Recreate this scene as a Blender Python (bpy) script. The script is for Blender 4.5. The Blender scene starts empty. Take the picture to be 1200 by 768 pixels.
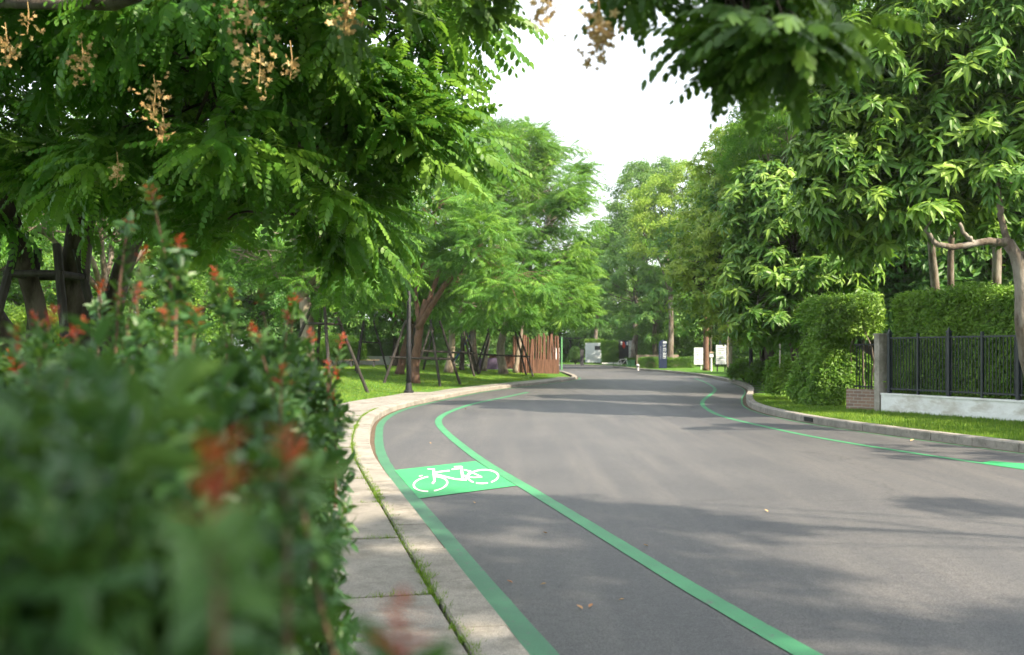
import bpy, math, random
import numpy as np
rng = np.random.default_rng(7)
random.seed(7)
R = math.radians
SC = bpy.context.scene
COL = SC.collection
F, H, HOR = 1167.0, 1.5, 412.0          # focal length in px of a 1200 px frame, eye height, horizon row

def W(px, py, Y): return ((px-600)/F*Y, Y, H+(HOR-py)/F*Y)
def G(px, py, z=0.0):
    Y = (H-z)*F/(py-HOR); return ((px-600)/F*Y, Y, z)

# ------------------------------------------------------------------ mesh helper
class Geo:
    def __init__(s): s.V=[]; s.F=[]; s.T=[]; s.n=0
    def add(s, V, T, tint=0.5):
        V=np.asarray(V,float).reshape(-1,3); T=np.asarray(T,int).reshape(-1,3)
        s.V.append(V); s.F.append(T+s.n); s.n+=len(V)
        s.T.append(np.full(len(V),tint) if np.isscalar(tint) else np.asarray(tint,float))
        return s
    def box(s, c, d, rz=0.0, tint=0.5, taper=1.0):
        x,y,z=[q/2 for q in d]
        v=np.array([[-x,-y,-z],[x,-y,-z],[x,y,-z],[-x,y,-z],[-x*taper,-y*taper,z],[x*taper,-y*taper,z],[x*taper,y*taper,z],[-x*taper,y*taper,z]])
        ca,sa=math.cos(rz),math.sin(rz)
        v=np.stack([v[:,0]*ca-v[:,1]*sa,v[:,0]*sa+v[:,1]*ca,v[:,2]],1)+np.array(c)
        return s.add(v,BOXT,tint)
    def tube(s, path, rad, n=8, tint=0.5, caps=True, rough=0.0):
        P=np.asarray(path,float); m=len(P)
        rad=np.full(m,rad) if np.isscalar(rad) else np.asarray(rad,float)
        D=np.gradient(P,axis=0); D/=np.linalg.norm(D,axis=1)[:,None]+1e-9
        ref=np.array([0.31,0.95,0.05]) if abs(D[0][1])<.9 else np.array([1,0,0.])
        V=np.zeros((m,n,3)); a=np.arange(n)/n*2*math.pi
        for i in range(m):
            u=ref-D[i]*ref.dot(D[i]); u/=np.linalg.norm(u); w=np.cross(D[i],u); ref=u
            r=rad[i]*(1+rough*(rng.random(n)-.5))
            V[i]=P[i]+np.outer(np.cos(a)*r,u)+np.outer(np.sin(a)*r,w)
        T=[]
        for i in range(m-1):
            for j in range(n):
                k=(j+1)%n; A=i*n+j; B=i*n+k; C_=A+n; D_=B+n
                T+=[(A,B,D_),(A,D_,C_)]
        V=V.reshape(-1,3)
        if caps:
            V=np.vstack([V,P[0],P[-1]]); c0=m*n; c1=c0+1
            for j in range(n):
                k=(j+1)%n; T+=[(c0,k,j),(c1,(m-1)*n+j,(m-1)*n+k)]
        return s.add(V,T,tint)
    def build(s, name, mat, parent=None, smooth=False, loc=None):
        V=np.vstack(s.V); T=np.vstack(s.F); ti=np.concatenate(s.T)
        if loc is not None: V=V-np.array(loc)
        me=bpy.data.meshes.new(name)
        me.vertices.add(len(V)); me.vertices.foreach_set('co',V.astype(np.float32).ravel())
        me.loops.add(len(T)*3); me.loops.foreach_set('vertex_index',T.astype(np.int32).ravel())
        me.polygons.add(len(T)); me.polygons.foreach_set('loop_start',np.arange(0,len(T)*3,3,dtype=np.int32))
        at=me.attributes.new('tint','FLOAT','POINT'); at.data.foreach_set('value',ti.astype(np.float32))
        me.polygons.foreach_set('use_smooth',np.full(len(T),smooth,dtype=bool))
        me.update(calc_edges=True); me.validate()
        me.materials.append(mat)
        o=bpy.data.objects.new(name,me); COL.objects.link(o)
        if loc is not None: o.location=loc
        if parent is not None: o.parent=parent
        return o
BOXT=[(0,2,1),(0,3,2),(4,5,6),(4,6,7),(0,1,5),(0,5,4),(1,2,6),(1,6,5),(2,3,7),(2,7,6),(3,0,4),(3,4,7)]

def tag(o,label=None,cat=None,group=None,kind=None):
    if label: o['label']=label
    if cat: o['category']=cat
    if group: o['group']=group
    if kind: o['kind']=kind
    return o
def thing(name,label,cat,loc=(0,0,0),group=None):
    o=bpy.data.objects.new(name,None); COL.objects.link(o); o.location=loc; o.empty_display_size=.2
    return tag(o,label,cat,group)
def part(g,name,mat,root,smooth=False):
    """geometry given in world coordinates -> child with local coordinates of its root"""
    L=np.array(root.location); g.V=[v-L for v in g.V]
    return g.build(name,mat,root,smooth)

# ------------------------------------------------------------------ materials
def mat(name): 
    m=bpy.data.materials.new(name); m.use_nodes=True; nt=m.node_tree; nt.nodes.clear()
    out=nt.nodes.new('ShaderNodeOutputMaterial'); return m,nt,out
def N(nt,t,**k):
    n=nt.nodes.new(t)
    for a,b in k.items():
        if a in n.inputs: n.inputs[a].default_value=b
        else: setattr(n,a,b)
    return n
def ramp(nt,fac,stops):
    r=nt.nodes.new('ShaderNodeValToRGB'); e=r.color_ramp.elements
    while len(e)<len(stops): e.new(.5)
    for i,(p,c) in enumerate(stops): e[i].position=p; e[i].color=(*c,1)
    nt.links.new(fac,r.inputs[0]); return r.outputs[0]
def noise(nt,scale,detail=4,rough=.55,coord='Object',sc=None):
    tc=nt.nodes.new('ShaderNodeTexCoord'); n=N(nt,'ShaderNodeTexNoise',Scale=scale,Detail=detail,Roughness=rough)
    v=tc.outputs[coord]
    if sc:
        mp=nt.nodes.new('ShaderNodeMapping'); mp.inputs['Scale'].default_value=sc; nt.links.new(v,mp.inputs[0]); v=mp.outputs[0]
    nt.links.new(v,n.inputs['Vector']); return n.outputs[0]
def mixc(nt,a,b,f,mode='MIX'):
    m=nt.nodes.new('ShaderNodeMix'); m.data_type='RGBA'; m.blend_type=mode
    if hasattr(f,'links'): nt.links.new(f,m.inputs[0])
    else: m.inputs[0].default_value=f
    for q,i in ((a,6),(b,7)):
        if hasattr(q,'links'): nt.links.new(q,m.inputs[i])
        else: m.inputs[i].default_value=(*q,1)
    return m.outputs[2]
def bump(nt,h,strength,dist):
    b=N(nt,'ShaderNodeBump',Strength=strength,Distance=dist); nt.links.new(h,b.inputs['Height']); return b.outputs[0]

def leafmat(name,dark,mid,light,trans=.35,rough=.42,spec=.35,tcol=(.22,.42,.03)):
    m,nt,out=mat(name)
    a=N(nt,'ShaderNodeAttribute',attribute_name='tint')
    c=ramp(nt,a.outputs['Fac'],[(0,dark),(.5,mid),(1,light)])
    oi=nt.nodes.new('ShaderNodeObjectInfo')
    hs=N(nt,'ShaderNodeHueSaturation'); mr=N(nt,'ShaderNodeMapRange'); mr.inputs['To Min'].default_value=.49; mr.inputs['To Max'].default_value=.507
    nt.links.new(oi.outputs['Random'],mr.inputs[0]); nt.links.new(mr.outputs[0],hs.inputs['Hue']); nt.links.new(c,hs.inputs['Color']); c=hs.outputs[0]
    p=N(nt,'ShaderNodeBsdfPrincipled',Roughness=rough); p.inputs['Specular IOR Level'].default_value=spec
    nt.links.new(c,p.inputs['Base Color'])
    t=N(nt,'ShaderNodeBsdfTranslucent'); tc=mixc(nt,c,tcol,.45); nt.links.new(tc,t.inputs['Color'])
    mx=N(nt,'ShaderNodeMixShader'); mx.inputs[0].default_value=trans
    nt.links.new(p.outputs[0],mx.inputs[1]); nt.links.new(t.outputs[0],mx.inputs[2]); nt.links.new(mx.outputs[0],out.inputs[0])
    return m
def surf(name,c1,c2,scale=6,rough=.85,bs=.4,bd=.01,detail=6,c3=None,scale3=.5,metal=0,sc=None,spec=.3,bscale=None):
    m,nt,out=mat(name)
    n=noise(nt,scale,detail,.6,sc=sc); col=ramp(nt,n,[(.3,c1),(.7,c2)])
    if c3: col=mixc(nt,col,c3,ramp(nt,noise(nt,scale3,5,.65,sc=sc),[(.48,(0,0,0)),(.66,(1,1,1))]))
    p=N(nt,'ShaderNodeBsdfPrincipled',Roughness=rough,Metallic=metal); p.inputs['Specular IOR Level'].default_value=spec
    nt.links.new(col,p.inputs['Base Color'])
    bn=noise(nt,bscale,4,.6,sc=sc) if bscale else n
    nt.links.new(bump(nt,bn,bs,bd),p.inputs['Normal']); nt.links.new(p.outputs[0],out.inputs[0]); return m

M={}
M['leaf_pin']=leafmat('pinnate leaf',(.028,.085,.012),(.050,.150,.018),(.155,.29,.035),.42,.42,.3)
M['leaf_mid']=leafmat('feathery leaf',(.035,.115,.018),(.065,.19,.024),(.17,.33,.035),.40,.5,.25)
M['leaf_whorl']=leafmat('long glossy leaf',(.032,.095,.016),(.070,.175,.024),(.21,.34,.05),.34,.42,.3)
M['leaf_bough']=leafmat('shaded bough leaf',(.018,.060,.012),(.035,.10,.016),(.09,.19,.028),.30,.45,.25)  # leaf green darkened to stand for the bough's backlit silhouette
M['leaf_yel']=leafmat('yellow green leaf',(.055,.15,.018),(.115,.25,.028),(.27,.38,.05),.40,.45,.3)
M['leaf_dark']=leafmat('dark evergreen leaf',(.026,.085,.018),(.045,.135,.026),(.10,.21,.04),.30,.45,.3)
M['leaf_far']=leafmat('distant leaf',(.055,.135,.035),(.085,.195,.045),(.17,.29,.06),.35,.5,.25)
M['leaf_hedge']=leafmat('clipped hedge leaf',(.035,.10,.014),(.085,.20,.022),(.19,.34,.04),.3,.45,.3)
M['leaf_photinia']=leafmat('dark hedge leaf',(.014,.050,.016),(.030,.092,.028),(.085,.17,.038),.25,.42,.36)
M['leaf_red']=leafmat('red young leaf',(.15,.022,.011),(.27,.05,.017),(.33,.14,.035),.4,.35,.4,tcol=(.7,.15,.04))
M['grass']=leafmat('lawn blade',(.06,.12,.014),(.13,.225,.024),(.24,.33,.05),.3,.55,.2)
M['blossom']=leafmat('cream blossom petal',(.30,.19,.08),(.42,.29,.13),(.60,.50,.28),.3,.6,.2,tcol=(.7,.5,.2))
M['dead']=leafmat('fallen dry leaf',(.20,.11,.06),(.34,.19,.09),(.42,.30,.16),.1,.7,.2,tcol=(.4,.2,.05))
M['bark']=surf('grey brown bark',(.045,.035,.026),(.15,.12,.09),9,.9,.9,.03,c3=(.22,.20,.17),scale3=3,sc=(1,1,.35))
M['bark_dark']=surf('dark bark',(.018,.014,.010),(.06,.047,.036),10,.9,.9,.03,c3=(.11,.095,.08),scale3=3,sc=(1,1,.35))
M['bark_pale']=surf('pale grey bark',(.16,.13,.10),(.33,.28,.22),8,.9,.8,.02,c3=(.10,.08,.06),scale3=2.5,sc=(1,1,.4))
M['bark_red']=surf('red brown bark',(.075,.04,.027),(.17,.10,.07),9,.9,.9,.02,sc=(1,1,.3))
M['black_metal']=surf('black painted steel',(.010,.011,.013),(.02,.022,.026),20,.6,.1,.002,spec=.3)
M['navy_metal']=surf('dark blue grey painted steel',(.009,.014,.019),(.018,.025,.032),20,.4,.1,.002,spec=.5)
M['stake']=surf('blackened timber stake',(.012,.011,.010),(.045,.04,.036),14,.8,.5,.01,sc=(1,1,.2))
M['bamboo']=surf('weathered pole',(.10,.075,.05),(.25,.19,.12),8,.8,.4,.01)
M['wood']=surf('red brown timber',(.085,.040,.026),(.19,.10,.065),5,.75,.6,.01,sc=(3,3,.3),c3=(.06,.03,.022),scale3=2)
M['white_paint']=surf('weathered white render',(.66,.67,.66),(.80,.81,.80),3,.8,.2,.004,c3=(.50,.48,.43),scale3=1.4,sc=(1,1,2.2))
M['sign_white']=surf('white sign enamel',(.46,.50,.52),(.52,.56,.58),2,.4,.0,.001)
M['sign_ink']=surf('grey sign print',(.18,.2,.22),(.25,.27,.3),2,.5,.0,.001)
M['sign_navy']=surf('navy sign enamel',(.012,.018,.045),(.02,.028,.06),2,.35,.0,.001)
M['sign_green']=surf('green sign print',(.10,.30,.12),(.14,.36,.16),2,.5,0,.001)
M['dark_stone']=surf('dark cladding',(.028,.030,.033),(.055,.057,.06),3,.6,.2,.005)
M['pale_stone']=surf('speckled pale stone',(.20,.20,.19),(.55,.55,.53),14,.8,.3,.005)
M['brick']=None
M['red_paint']=surf('red cloth',(.50,.03,.02),(.6,.05,.03),6,.7,.1,.002)
M['blue_paint']=surf('blue plastic',(.015,.06,.22),(.025,.09,.30),6,.5,.1,.002)
M['white_cloth']=surf('white cloth',(.7,.7,.7),(.8,.8,.8),6,.8,.1,.002)
M['purple_paint']=surf('dull violet panel',(.06,.045,.09),(.09,.07,.12),6,.7,.1,.002)
M['concrete']=surf('concrete pier',(.22,.20,.17),(.36,.34,.30),7,.9,.4,.006,c3=(.16,.15,.12),scale3=2)
M['soil']=surf('soil',(.05,.035,.022),(.12,.085,.055),9,.95,.8,.02)

def asphalt():
    m,nt,out=mat('asphalt')
    big=noise(nt,.35,5,.6); fine=noise(nt,260,2,.7); med=noise(nt,14,5,.65); streak=noise(nt,1.0,4,.6,sc=(2.2,.12,1))
    c=ramp(nt,big,[(.3,(.046,.048,.052)),(.7,(.068,.069,.071))])
    c=mixc(nt,c,(.094,.092,.089),ramp(nt,streak,[(.45,(0,0,0)),(.75,(.7,.7,.7))]))
    c=mixc(nt,c,ramp(nt,fine,[(.35,(.45,.45,.45)),(.5,(.95,.95,.95)),(.68,(1.75,1.72,1.68))]),1.0,'MULTIPLY')
    c=mixc(nt,c,ramp(nt,noise(nt,62,3,.8),[(.38,(.60,.60,.61)),(.5,(1,1,1)),(.60,(1.5,1.47,1.43))]),1.0,'MULTIPLY')
    c=mixc(nt,c,ramp(nt,med,[(.35,(.82,.82,.82)),(.65,(1.14,1.14,1.14))]),1.0,'MULTIPLY')
    # hairline cracks
    tc=nt.nodes.new('ShaderNodeTexCoord'); wn=N(nt,'ShaderNodeTexNoise',Scale=.9,Detail=5.); nt.links.new(tc.outputs['Object'],wn.inputs[0])
    ad=nt.nodes.new('ShaderNodeVectorMath'); ad.operation='MULTIPLY_ADD'; ad.inputs[1].default_value=(1.6,1.6,0); nt.links.new(wn.outputs['Color'],ad.inputs[0]); nt.links.new(tc.outputs['Object'],ad.inputs[2])
    vo=N(nt,'ShaderNodeTexVoronoi',feature='DISTANCE_TO_EDGE',Scale=.16); nt.links.new(ad.outputs[0],vo.inputs['Vector'])
    c=mixc(nt,(.03,.03,.03),c,ramp(nt,vo.outputs['Distance'],[(.0,(.45,.45,.45)),(.0022,(1,1,1))]))
    p=N(nt,'ShaderNodeBsdfPrincipled',Roughness=.62); p.inputs['Specular IOR Level'].default_value=.4
    nt.links.new(c,p.inputs['Base Color'])
    nt.links.new(bump(nt,fine,.55,.004),p.inputs['Normal']); nt.links.new(p.outputs[0],out.inputs[0]); return m
M['asphalt']=asphalt()
def paint(name,c1,c2,wear=.62):
    m,nt,out=mat(name)
    fine=noise(nt,230,2,.7); n=noise(nt,2.2,5,.65); wn=noise(nt,9,6,.75)
    c=ramp(nt,n,[(.3,c1),(.7,c2)])
    c=mixc(nt,c,ramp(nt,fine,[(.3,(.72,.72,.72)),(.6,(1.1,1.1,1.1))]),1.,'MULTIPLY')
    c=mixc(nt,c,(.085,.085,.085),ramp(nt,wn,[(wear,(0,0,0)),(wear+.08,(.75,.75,.75))]))
    p=N(nt,'ShaderNodeBsdfPrincipled',Roughness=.6); nt.links.new(c,p.inputs['Base Color'])
    nt.links.new(bump(nt,fine,.4,.003),p.inputs['Normal']); nt.links.new(p.outputs[0],out.inputs[0]); return m
M['green_paint']=paint('green road paint',(.024,.165,.068),(.038,.225,.09),.58)
M['green_edge']=paint('dull green kerb line paint',(.024,.115,.058),(.036,.165,.078),.57)
M['green_panel']=paint('bright green panel paint',(.018,.27,.085),(.03,.33,.105),.66)
M['white_mark']=paint('white road paint',(.62,.66,.55),(.76,.78,.70),.66)
def conc(name,c1,c2):
    m,nt,out=mat(name)
    n=noise(nt,1.3,6,.7); sp=noise(nt,150,2,.7); st=noise(nt,5,6,.7)
    c=ramp(nt,n,[(.3,c1),(.7,c2)])
    c=mixc(nt,c,ramp(nt,sp,[(.35,(.55,.54,.52)),(.5,(1,1,1)),(.7,(1.35,1.33,1.3))]),1.,'MULTIPLY')
    c=mixc(nt,c,(.10,.095,.075),ramp(nt,st,[(.47,(0,0,0)),(.68,(.8,.8,.8))]))
    p=N(nt,'ShaderNodeBsdfPrincipled',Roughness=.88); nt.links.new(c,p.inputs['Base Color'])
    nt.links.new(bump(nt,sp,.5,.004),p.inputs['Normal']); nt.links.new(p.outputs[0],out.inputs[0]); return m
M['kerb']=conc('kerb concrete',(.17,.16,.14),(.30,.28,.245))
M['slab']=conc('paving slab',(.15,.143,.128),(.26,.247,.222))
def lawnm(name,a,b,c3):
    m,nt,out=mat(name)
    c=ramp(nt,noise(nt,18,6,.7),[(.3,a),(.7,b)]); c=mixc(nt,c,c3,ramp(nt,noise(nt,.5,6,.6),[(.5,(0,0,0)),(.72,(.8,.8,.8))]))
    p=N(nt,'ShaderNodeBsdfPrincipled',Roughness=.9); p.inputs['Specular IOR Level'].default_value=.1; nt.links.new(c,p.inputs['Base Color'])
    nt.links.new(bump(nt,noise(nt,40,4,.7),.8,.03),p.inputs['Normal']); nt.links.new(p.outputs[0],out.inputs[0]); return m
M['lawn']=lawnm('lawn',(.035,.095,.014),(.085,.19,.025),(.12,.15,.04))
def brickm():
    m,nt,out=mat('brick')
    tc=nt.nodes.new('ShaderNodeTexCoord'); mp=nt.nodes.new('ShaderNodeMapping'); mp.inputs['Rotation'].default_value=(R(90),0,0)
    nt.links.new(tc.outputs['Object'],mp.inputs[0])
    b=N(nt,'ShaderNodeTexBrick',Scale=1.0); b.inputs['Brick Width'].default_value=.22; b.inputs['Row Height'].default_value=.075; b.inputs['Mortar Size'].default_value=.008
    b.inputs['Color1'].default_value=(.26,.17,.12,1); b.inputs['Color2'].default_value=(.17,.11,.085,1); b.inputs['Mortar'].default_value=(.30,.28,.24,1)
    nt.links.new(mp.outputs[0],b.inputs['Vector'])
    p=N(nt,'ShaderNodeBsdfPrincipled',Roughness=.9); nt.links.new(b.outputs[0],p.inputs['Base Color']); nt.links.new(p.outputs[0],out.inputs[0]); return m
M['brick']=brickm()

# ------------------------------------------------------------------ curves
def smooth(P,step=.25):
    P=np.asarray(P,float)[:,:2]; Q=[]
    P=np.vstack([2*P[0]-P[1],P,2*P[-1]-P[-2]])
    for i in range(1,len(P)-2):
        p0,p1,p2,p3=P[i-1:i+3]; n=max(2,int(np.linalg.norm(p2-p1)/.2))
        # centripetal-ish catmull rom
        t=np.linspace(0,1,n,endpoint=False)[:,None]
        Q.append(.5*((2*p1)+(-p0+p2)*t+(2*p0-5*p1+4*p2-p3)*t**2+(-p0+3*p1-3*p2+p3)*t**3))
    Q=np.vstack(Q+[P[-2:-1]])
    k=np.ones(9)/9                                  # soften
    for _ in range(2):
        E=np.vstack([np.repeat(Q[:1],4,0),Q,np.repeat(Q[-1:],4,0)])
        Q=np.stack([np.convolve(E[:,j],k,'valid') for j in (0,1)],1)
    d=np.r_[0,np.cumsum(np.linalg.norm(np.diff(Q,axis=0),axis=1))]
    s=np.arange(0,d[-1],step)
    return np.stack([np.interp(s,d,Q[:,j]) for j in (0,1)],1)
def left_n(C):
    D=np.gradient(C,axis=0); D/=np.linalg.norm(D,axis=1)[:,None]; return np.stack([-D[:,1],D[:,0]],1)
def offset(C,o): return C+left_n(C)*(np.asarray(o).reshape(-1,1) if not np.isscalar(o) else o)
KL=smooth([(3.6,-12),(2.45,-5),(1.22,0),(.104,4.49),(-.152,5.62),(-.437,6.89),(-.834,8.69),(-1.37,11.1),(-1.97,14.),(-2.5,17.6),(-2.93,21.5),(-2.93,25.7),(-2.33,30.2),(-1.25,36.5),(0,41.2),(1.58,46),(2.9,50.6),(3.6,55),(3.7,62),(3.4,70),(1.5,77),(-4,81),(-20,84),(-60,88)])
KR=smooth([(13,-14),(11.5,-3),(9.9,6),(8.5,11.5),(7.56,14.7),(7.2,16.2),(6.74,17.9),(6.25,20.6),(6.1,23.7),(6.4,26.9),(7.35,31.3),(8.9,37.5),(10.0,43.8),(10.8,51.5),(11.3,60),(11.2,67),(10.7,74),(9.9,82),(9.6,92),(8.5,100),(4,105),(-10,108),(-60,112)])
def polydist(P,C):
    A=C[:-1]; B=C[1:]; d=np.full(len(P),1e9)
    for a,b in zip(A,B):
        ab=b-a; t=np.clip(((P-a)@ab)/(ab@ab+1e-12),0,1); q=a+t[:,None]*ab
        d=np.minimum(d,np.hypot(*(P-q).T))
    return d
def inside(P,poly):
    x,y=P.T; r=np.zeros(len(P),bool); n=len(poly)
    for i in range(n):
        x1,y1=poly[i]; x2,y2=poly[(i+1)%n]
        c=((y1>y)!=(y2>y))
        with np.errstate(divide='ignore',invalid='ignore'): r^=c&(x<(x2-x1)*(y-y1)/(y2-y1+1e-15)+x1)
    return r
KLc=KL[::4]; KRc=KR[::4]
LPOLY=np.vstack([KLc,[(-60,-12)]])
RPOLY=np.vstack([KRc,[(-60,150),(70,150),(70,-14)]])
def snoise(x,y): return (np.sin(x*.31+1.3)*np.cos(y*.23+.4)+.5*np.sin(x*.83+y*.57)+.3*np.sin(x*1.9-y*1.3))/1.8
def zleft(x,y,d=None):
    x=np.atleast_1d(np.asarray(x,float)); y=np.atleast_1d(np.asarray(y,float))
    if d is None: d=polydist(np.stack([x,y],1),KLc)
    t=np.clip((d-1.6)/9,0,1); t=t*t*(3-2*t)
    return .108+t*(.50+.05*snoise(x,y))*np.clip((y-10)/16,.12,1)
def zright(x,y,d=None):
    x=np.atleast_1d(np.asarray(x,float)); y=np.atleast_1d(np.asarray(y,float))
    if d is None: d=polydist(np.stack([x,y],1),KRc)
    t=np.clip((d-.3)/3,0,1)
    return .112+t*.05+.012*snoise(x*3,y*3)*t
def ground_grid(poly,curve,zf,x0,x1,y0,y1,st,name,m,mind):
    xs=np.arange(x0,x1,st); ys=np.arange(y0,y1,st); X,Y=np.meshgrid(xs,ys); P=np.stack([X.ravel(),Y.ravel()],1)
    d=polydist(P,curve); Z=zf(P[:,0],P[:,1],d); nx=len(xs)
    ok=(inside(P,poly)&(d>mind)).reshape(X.shape)
    c=ok[:-1,:-1]&ok[1:,:-1]&ok[:-1,1:]&ok[1:,1:]
    i,j=np.nonzero(c); a=i*nx+j
    T=np.vstack([np.stack([a,a+1,a+nx+1],1),np.stack([a,a+nx+1,a+nx],1)])
    g=Geo(); g.add(np.column_stack([P,Z]),T); return tag(g.build(name,m,smooth=True),kind='structure')

# ------------------------------------------------------------------ the setting
g=Geo(); g.add([(-1500,-1500,-.03),(1500,-1500,-.03),(1500,1500,-.03),(-1500,1500,-.03)],[(0,1,2),(0,2,3)]); tag(g.build('ground',M['lawn']),kind='structure')
g=Geo(); g.add([(-75,-25,0),(75,-25,0),(75,125,0),(-75,125,0)],[(0,1,2),(0,2,3)]); tag(g.build('road',M['asphalt']),kind='structure')
ground_grid(LPOLY,KLc,zleft,-60,8,-12,92,.4,'lawn',M['lawn'],.12)
ground_grid(RPOLY,KRc,zright,-60,62,-14,145,.5,'grass_verge',M['lawn'],.1)

def kerb(C,side,name,w=.27,h=.13,slen=1.0,gap=None):
    """stones along C; C is the road-side edge, side=+1 body lies left of C"""
    g=Geo(); st=np.linalg.norm(np.diff(C,axis=0),axis=1).mean(); k=max(2,int(round(slen/st)))
    Nn=left_n(C)*side; i=0; q=0
    prof=[(0,-.05),(.004,h-.022),(.022,h),(w-.012,h+.002),(w,h-.01),(w,-.05)]
    while i+k<len(C):
        jz=(rng.random()-.5)*.006; jo=(rng.random()-.5)*.008; ring=[]
        idx=list(range(i,i+k+1))
        for n_,a in enumerate(idx):
            p=C[a].copy(); D=C[min(a+1,len(C)-1)]-C[max(a-1,0)]; D/=np.linalg.norm(D)
            if n_==0: p=p+D*.006
            if n_==len(idx)-1: p=p-D*.006
            for (u,z) in prof: ring.append((p[0]+Nn[a][0]*(u+jo),p[1]+Nn[a][1]*(u+jo),z+jz))
        m=len(prof); T=[]
        for a in range(len(idx)-1):
            for b in range(m-1):
                A=a*m+b; B=A+1; T+=[(A,A+m,B+m),(A,B+m,B)] if side>0 else [(A,B+m,A+m),(A,B,B+m)]
        for b in range(1,m-1): T+=[(0,b,b+1),((len(idx)-1)*m,(len(idx)-1)*m+b+1,(len(idx)-1)*m+b)]
        if not (gap and gap[0]<C[i][1]<gap[1]): g.add(ring,T,rng.random())
        i+=k; q+=1
    return tag(g.build(name,M['kerb']),kind='structure')
kerb(KL,1,'kerb')
kerb(KR,-1,'kerb',w=.2,h=.15,slen=1.0)

def ribbon(C,o1,o2,z,name,m,jag=0.004):
    a=offset(C,o1+ (rng.random(len(C))-.5)*jag); b=offset(C,o2+(rng.random(len(C))-.5)*jag); n=len(C)
    V=np.vstack([np.column_stack([a,np.full(n,z)]),np.column_stack([b,np.full(n,z)])]); i=np.arange(n-1)
    T=np.vstack([np.stack([i+n,i+n+1,i+1],1),np.stack([i+n,i+1,i],1)]) 
    g=Geo(); g.add(V,T); return tag(g.build(name,m),kind='structure')
sel=(KL[:,1]>-8)&(KL[:,1]<57)&(KL[:,0]>-20)
ribbon(KL[sel],-.075,0,.003,'gutter',M['soil'])
ribbon(KL[sel],-.218,-.075,.004,'green_edge_line',M['green_edge'],.010)
LL=smooth([(4.6,-8),(2.9,-.5),(1.45,4.92),(.71,8.34),(.066,11.4),(-.387,13.5),(-1.08,17.5),(-1.58,21.2),(-1.58,24.2),(-1.15,28.2),(-.35,32),(.7,37)],.2)
ribbon(LL,-.072,.072,.005,'green_lane_line',M['green_paint'])
RL=smooth([G(1600,605)[:2],G(1320,567)[:2],G(1149,543)[:2],G(1052,528.6)[:2],G(951,512)[:2],G(900,501)[:2],G(854,490.5)[:2],G(832,482)[:2],G(823,471)[:2],G(838,457)[:2],G(828,449)[:2],G(814,443.6)[:2]],.2)
ribbon(RL,-.06,.06,.004,'green_lane_line',M['green_paint'])
sel=(KR[:,1]>-8)&(KR[:,1]<46)&(KR[:,0]>0)
ribbon(KR[sel],.10,.145,.004,'green_edge_line',M['green_paint'])
ribbon(KR[sel],.0,.10,.003,'gutter',M['soil'])
g=Geo(); q=[G(1149,543.2),G(1290,563),G(1290,551),G(1161,541.0)]; g.add([(a,b,.007) for a,b,_ in q],[(0,1,2),(0,2,3)]); tag(g.build('green_cycle_panel',M['green_panel']),kind='structure')
g=Geo(); q=[G(491,585),G(605,570),G(557.5,541),G(462.5,551.7)]
g.add([(a,b,.007) for a,b,_ in q],[(0,1,2),(0,2,3)]); tag(g.build('green_cycle_panel',M['green_panel']),kind='structure')
# bicycle symbol: strokes, worked out on the panel
def S(x,y): return G(440+x/6,510+y/6)
def el(cx,cy,rx,ry,a0,a1,n=26,t=0): return [(cx+rx*math.cos(R(a))+ry*0*t,cy+ry*math.sin(R(a))+t*rx*math.cos(R(a))) for a in np.linspace(a0,a1,n)]
strokes=[(el(387,349,118,52,-82,78,24,-.08),13),(el(387,349,118,52,98,262,24,-.08),13),
 (el(757,298,106,48,-230,58,30,-.04),13),(el(757,298,106,48,72,118,10,-.04),13),
 ([(400,348),(415,330),(412,290),(408,243)],17),([(366,244),(418,246)],9),([(408,268),(440,266),(470,262),(522,256)],14),
 ([(418,280),(500,302),(560,316),(622,322)],15),([(536,248),(600,240)],12),([(604,228),(607,262),(614,318)],18),([(552,230),(606,227)],11),
 ([(612,322),(636,322),(640,300),(622,292)],18),([(622,250),(650,258),(700,280),(748,302)],11),([(640,302),(690,306),(750,304)],11),([(640,300),(668,256)],11),([(306,298),(330,292)],9)]
g=Geo()
for pts,wd in strokes:
    P=np.array(pts,float); D=np.gradient(P,axis=0); D/=np.linalg.norm(D,axis=1)[:,None]
    nn=np.stack([-D[:,1]*1.0,D[:,0]*.72],1)*wd/2
    V=[S(*p) for p in P+nn]+[S(*p) for p in P-nn]; n=len(P)
    V=[(a,b,.0095) for a,b,_ in V]; T=[]
    for i in range(n-1): T+=[(i,i+n,i+n+1),(i,i+n+1,i+1)]
    g.add(V,T)
bs=g.build('bicycle_marking',M['white_mark']); tag(bs,'white bicycle symbol painted on the green panel of the cycle lane','road marking')
me=bs.data
import bmesh
bm=bmesh.new(); bm.from_mesh(me)
for f in bm.faces:
    if f.normal.z<0: f.normal_flip()
for i,f in enumerate(bm.faces):
    pass
bm.to_mesh(me); bm.free()
# separate the strokes by a hair so that no two overlapping faces share a plane
co=np.zeros(len(me.vertices)*3); me.vertices.foreach_get('co',co); co=co.reshape(-1,3); k=0
for si,(pts,wd) in enumerate(strokes):
    m_=2*len(pts); co[k:k+m_,2]+=si*.00025; k+=m_
me.vertices.foreach_set('co',co.ravel())

# paving slabs along the left kerb
g=Geo(); gb=Geo()
sidx=[i for i in range(len(KL)) if KL[i][1]>-8 and KL[i][0]>-20 and KL[i][1]<54]
C=KL[sidx[0]:sidx[-1]+1]; Nl=left_n(C); i=0; k=7
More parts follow.
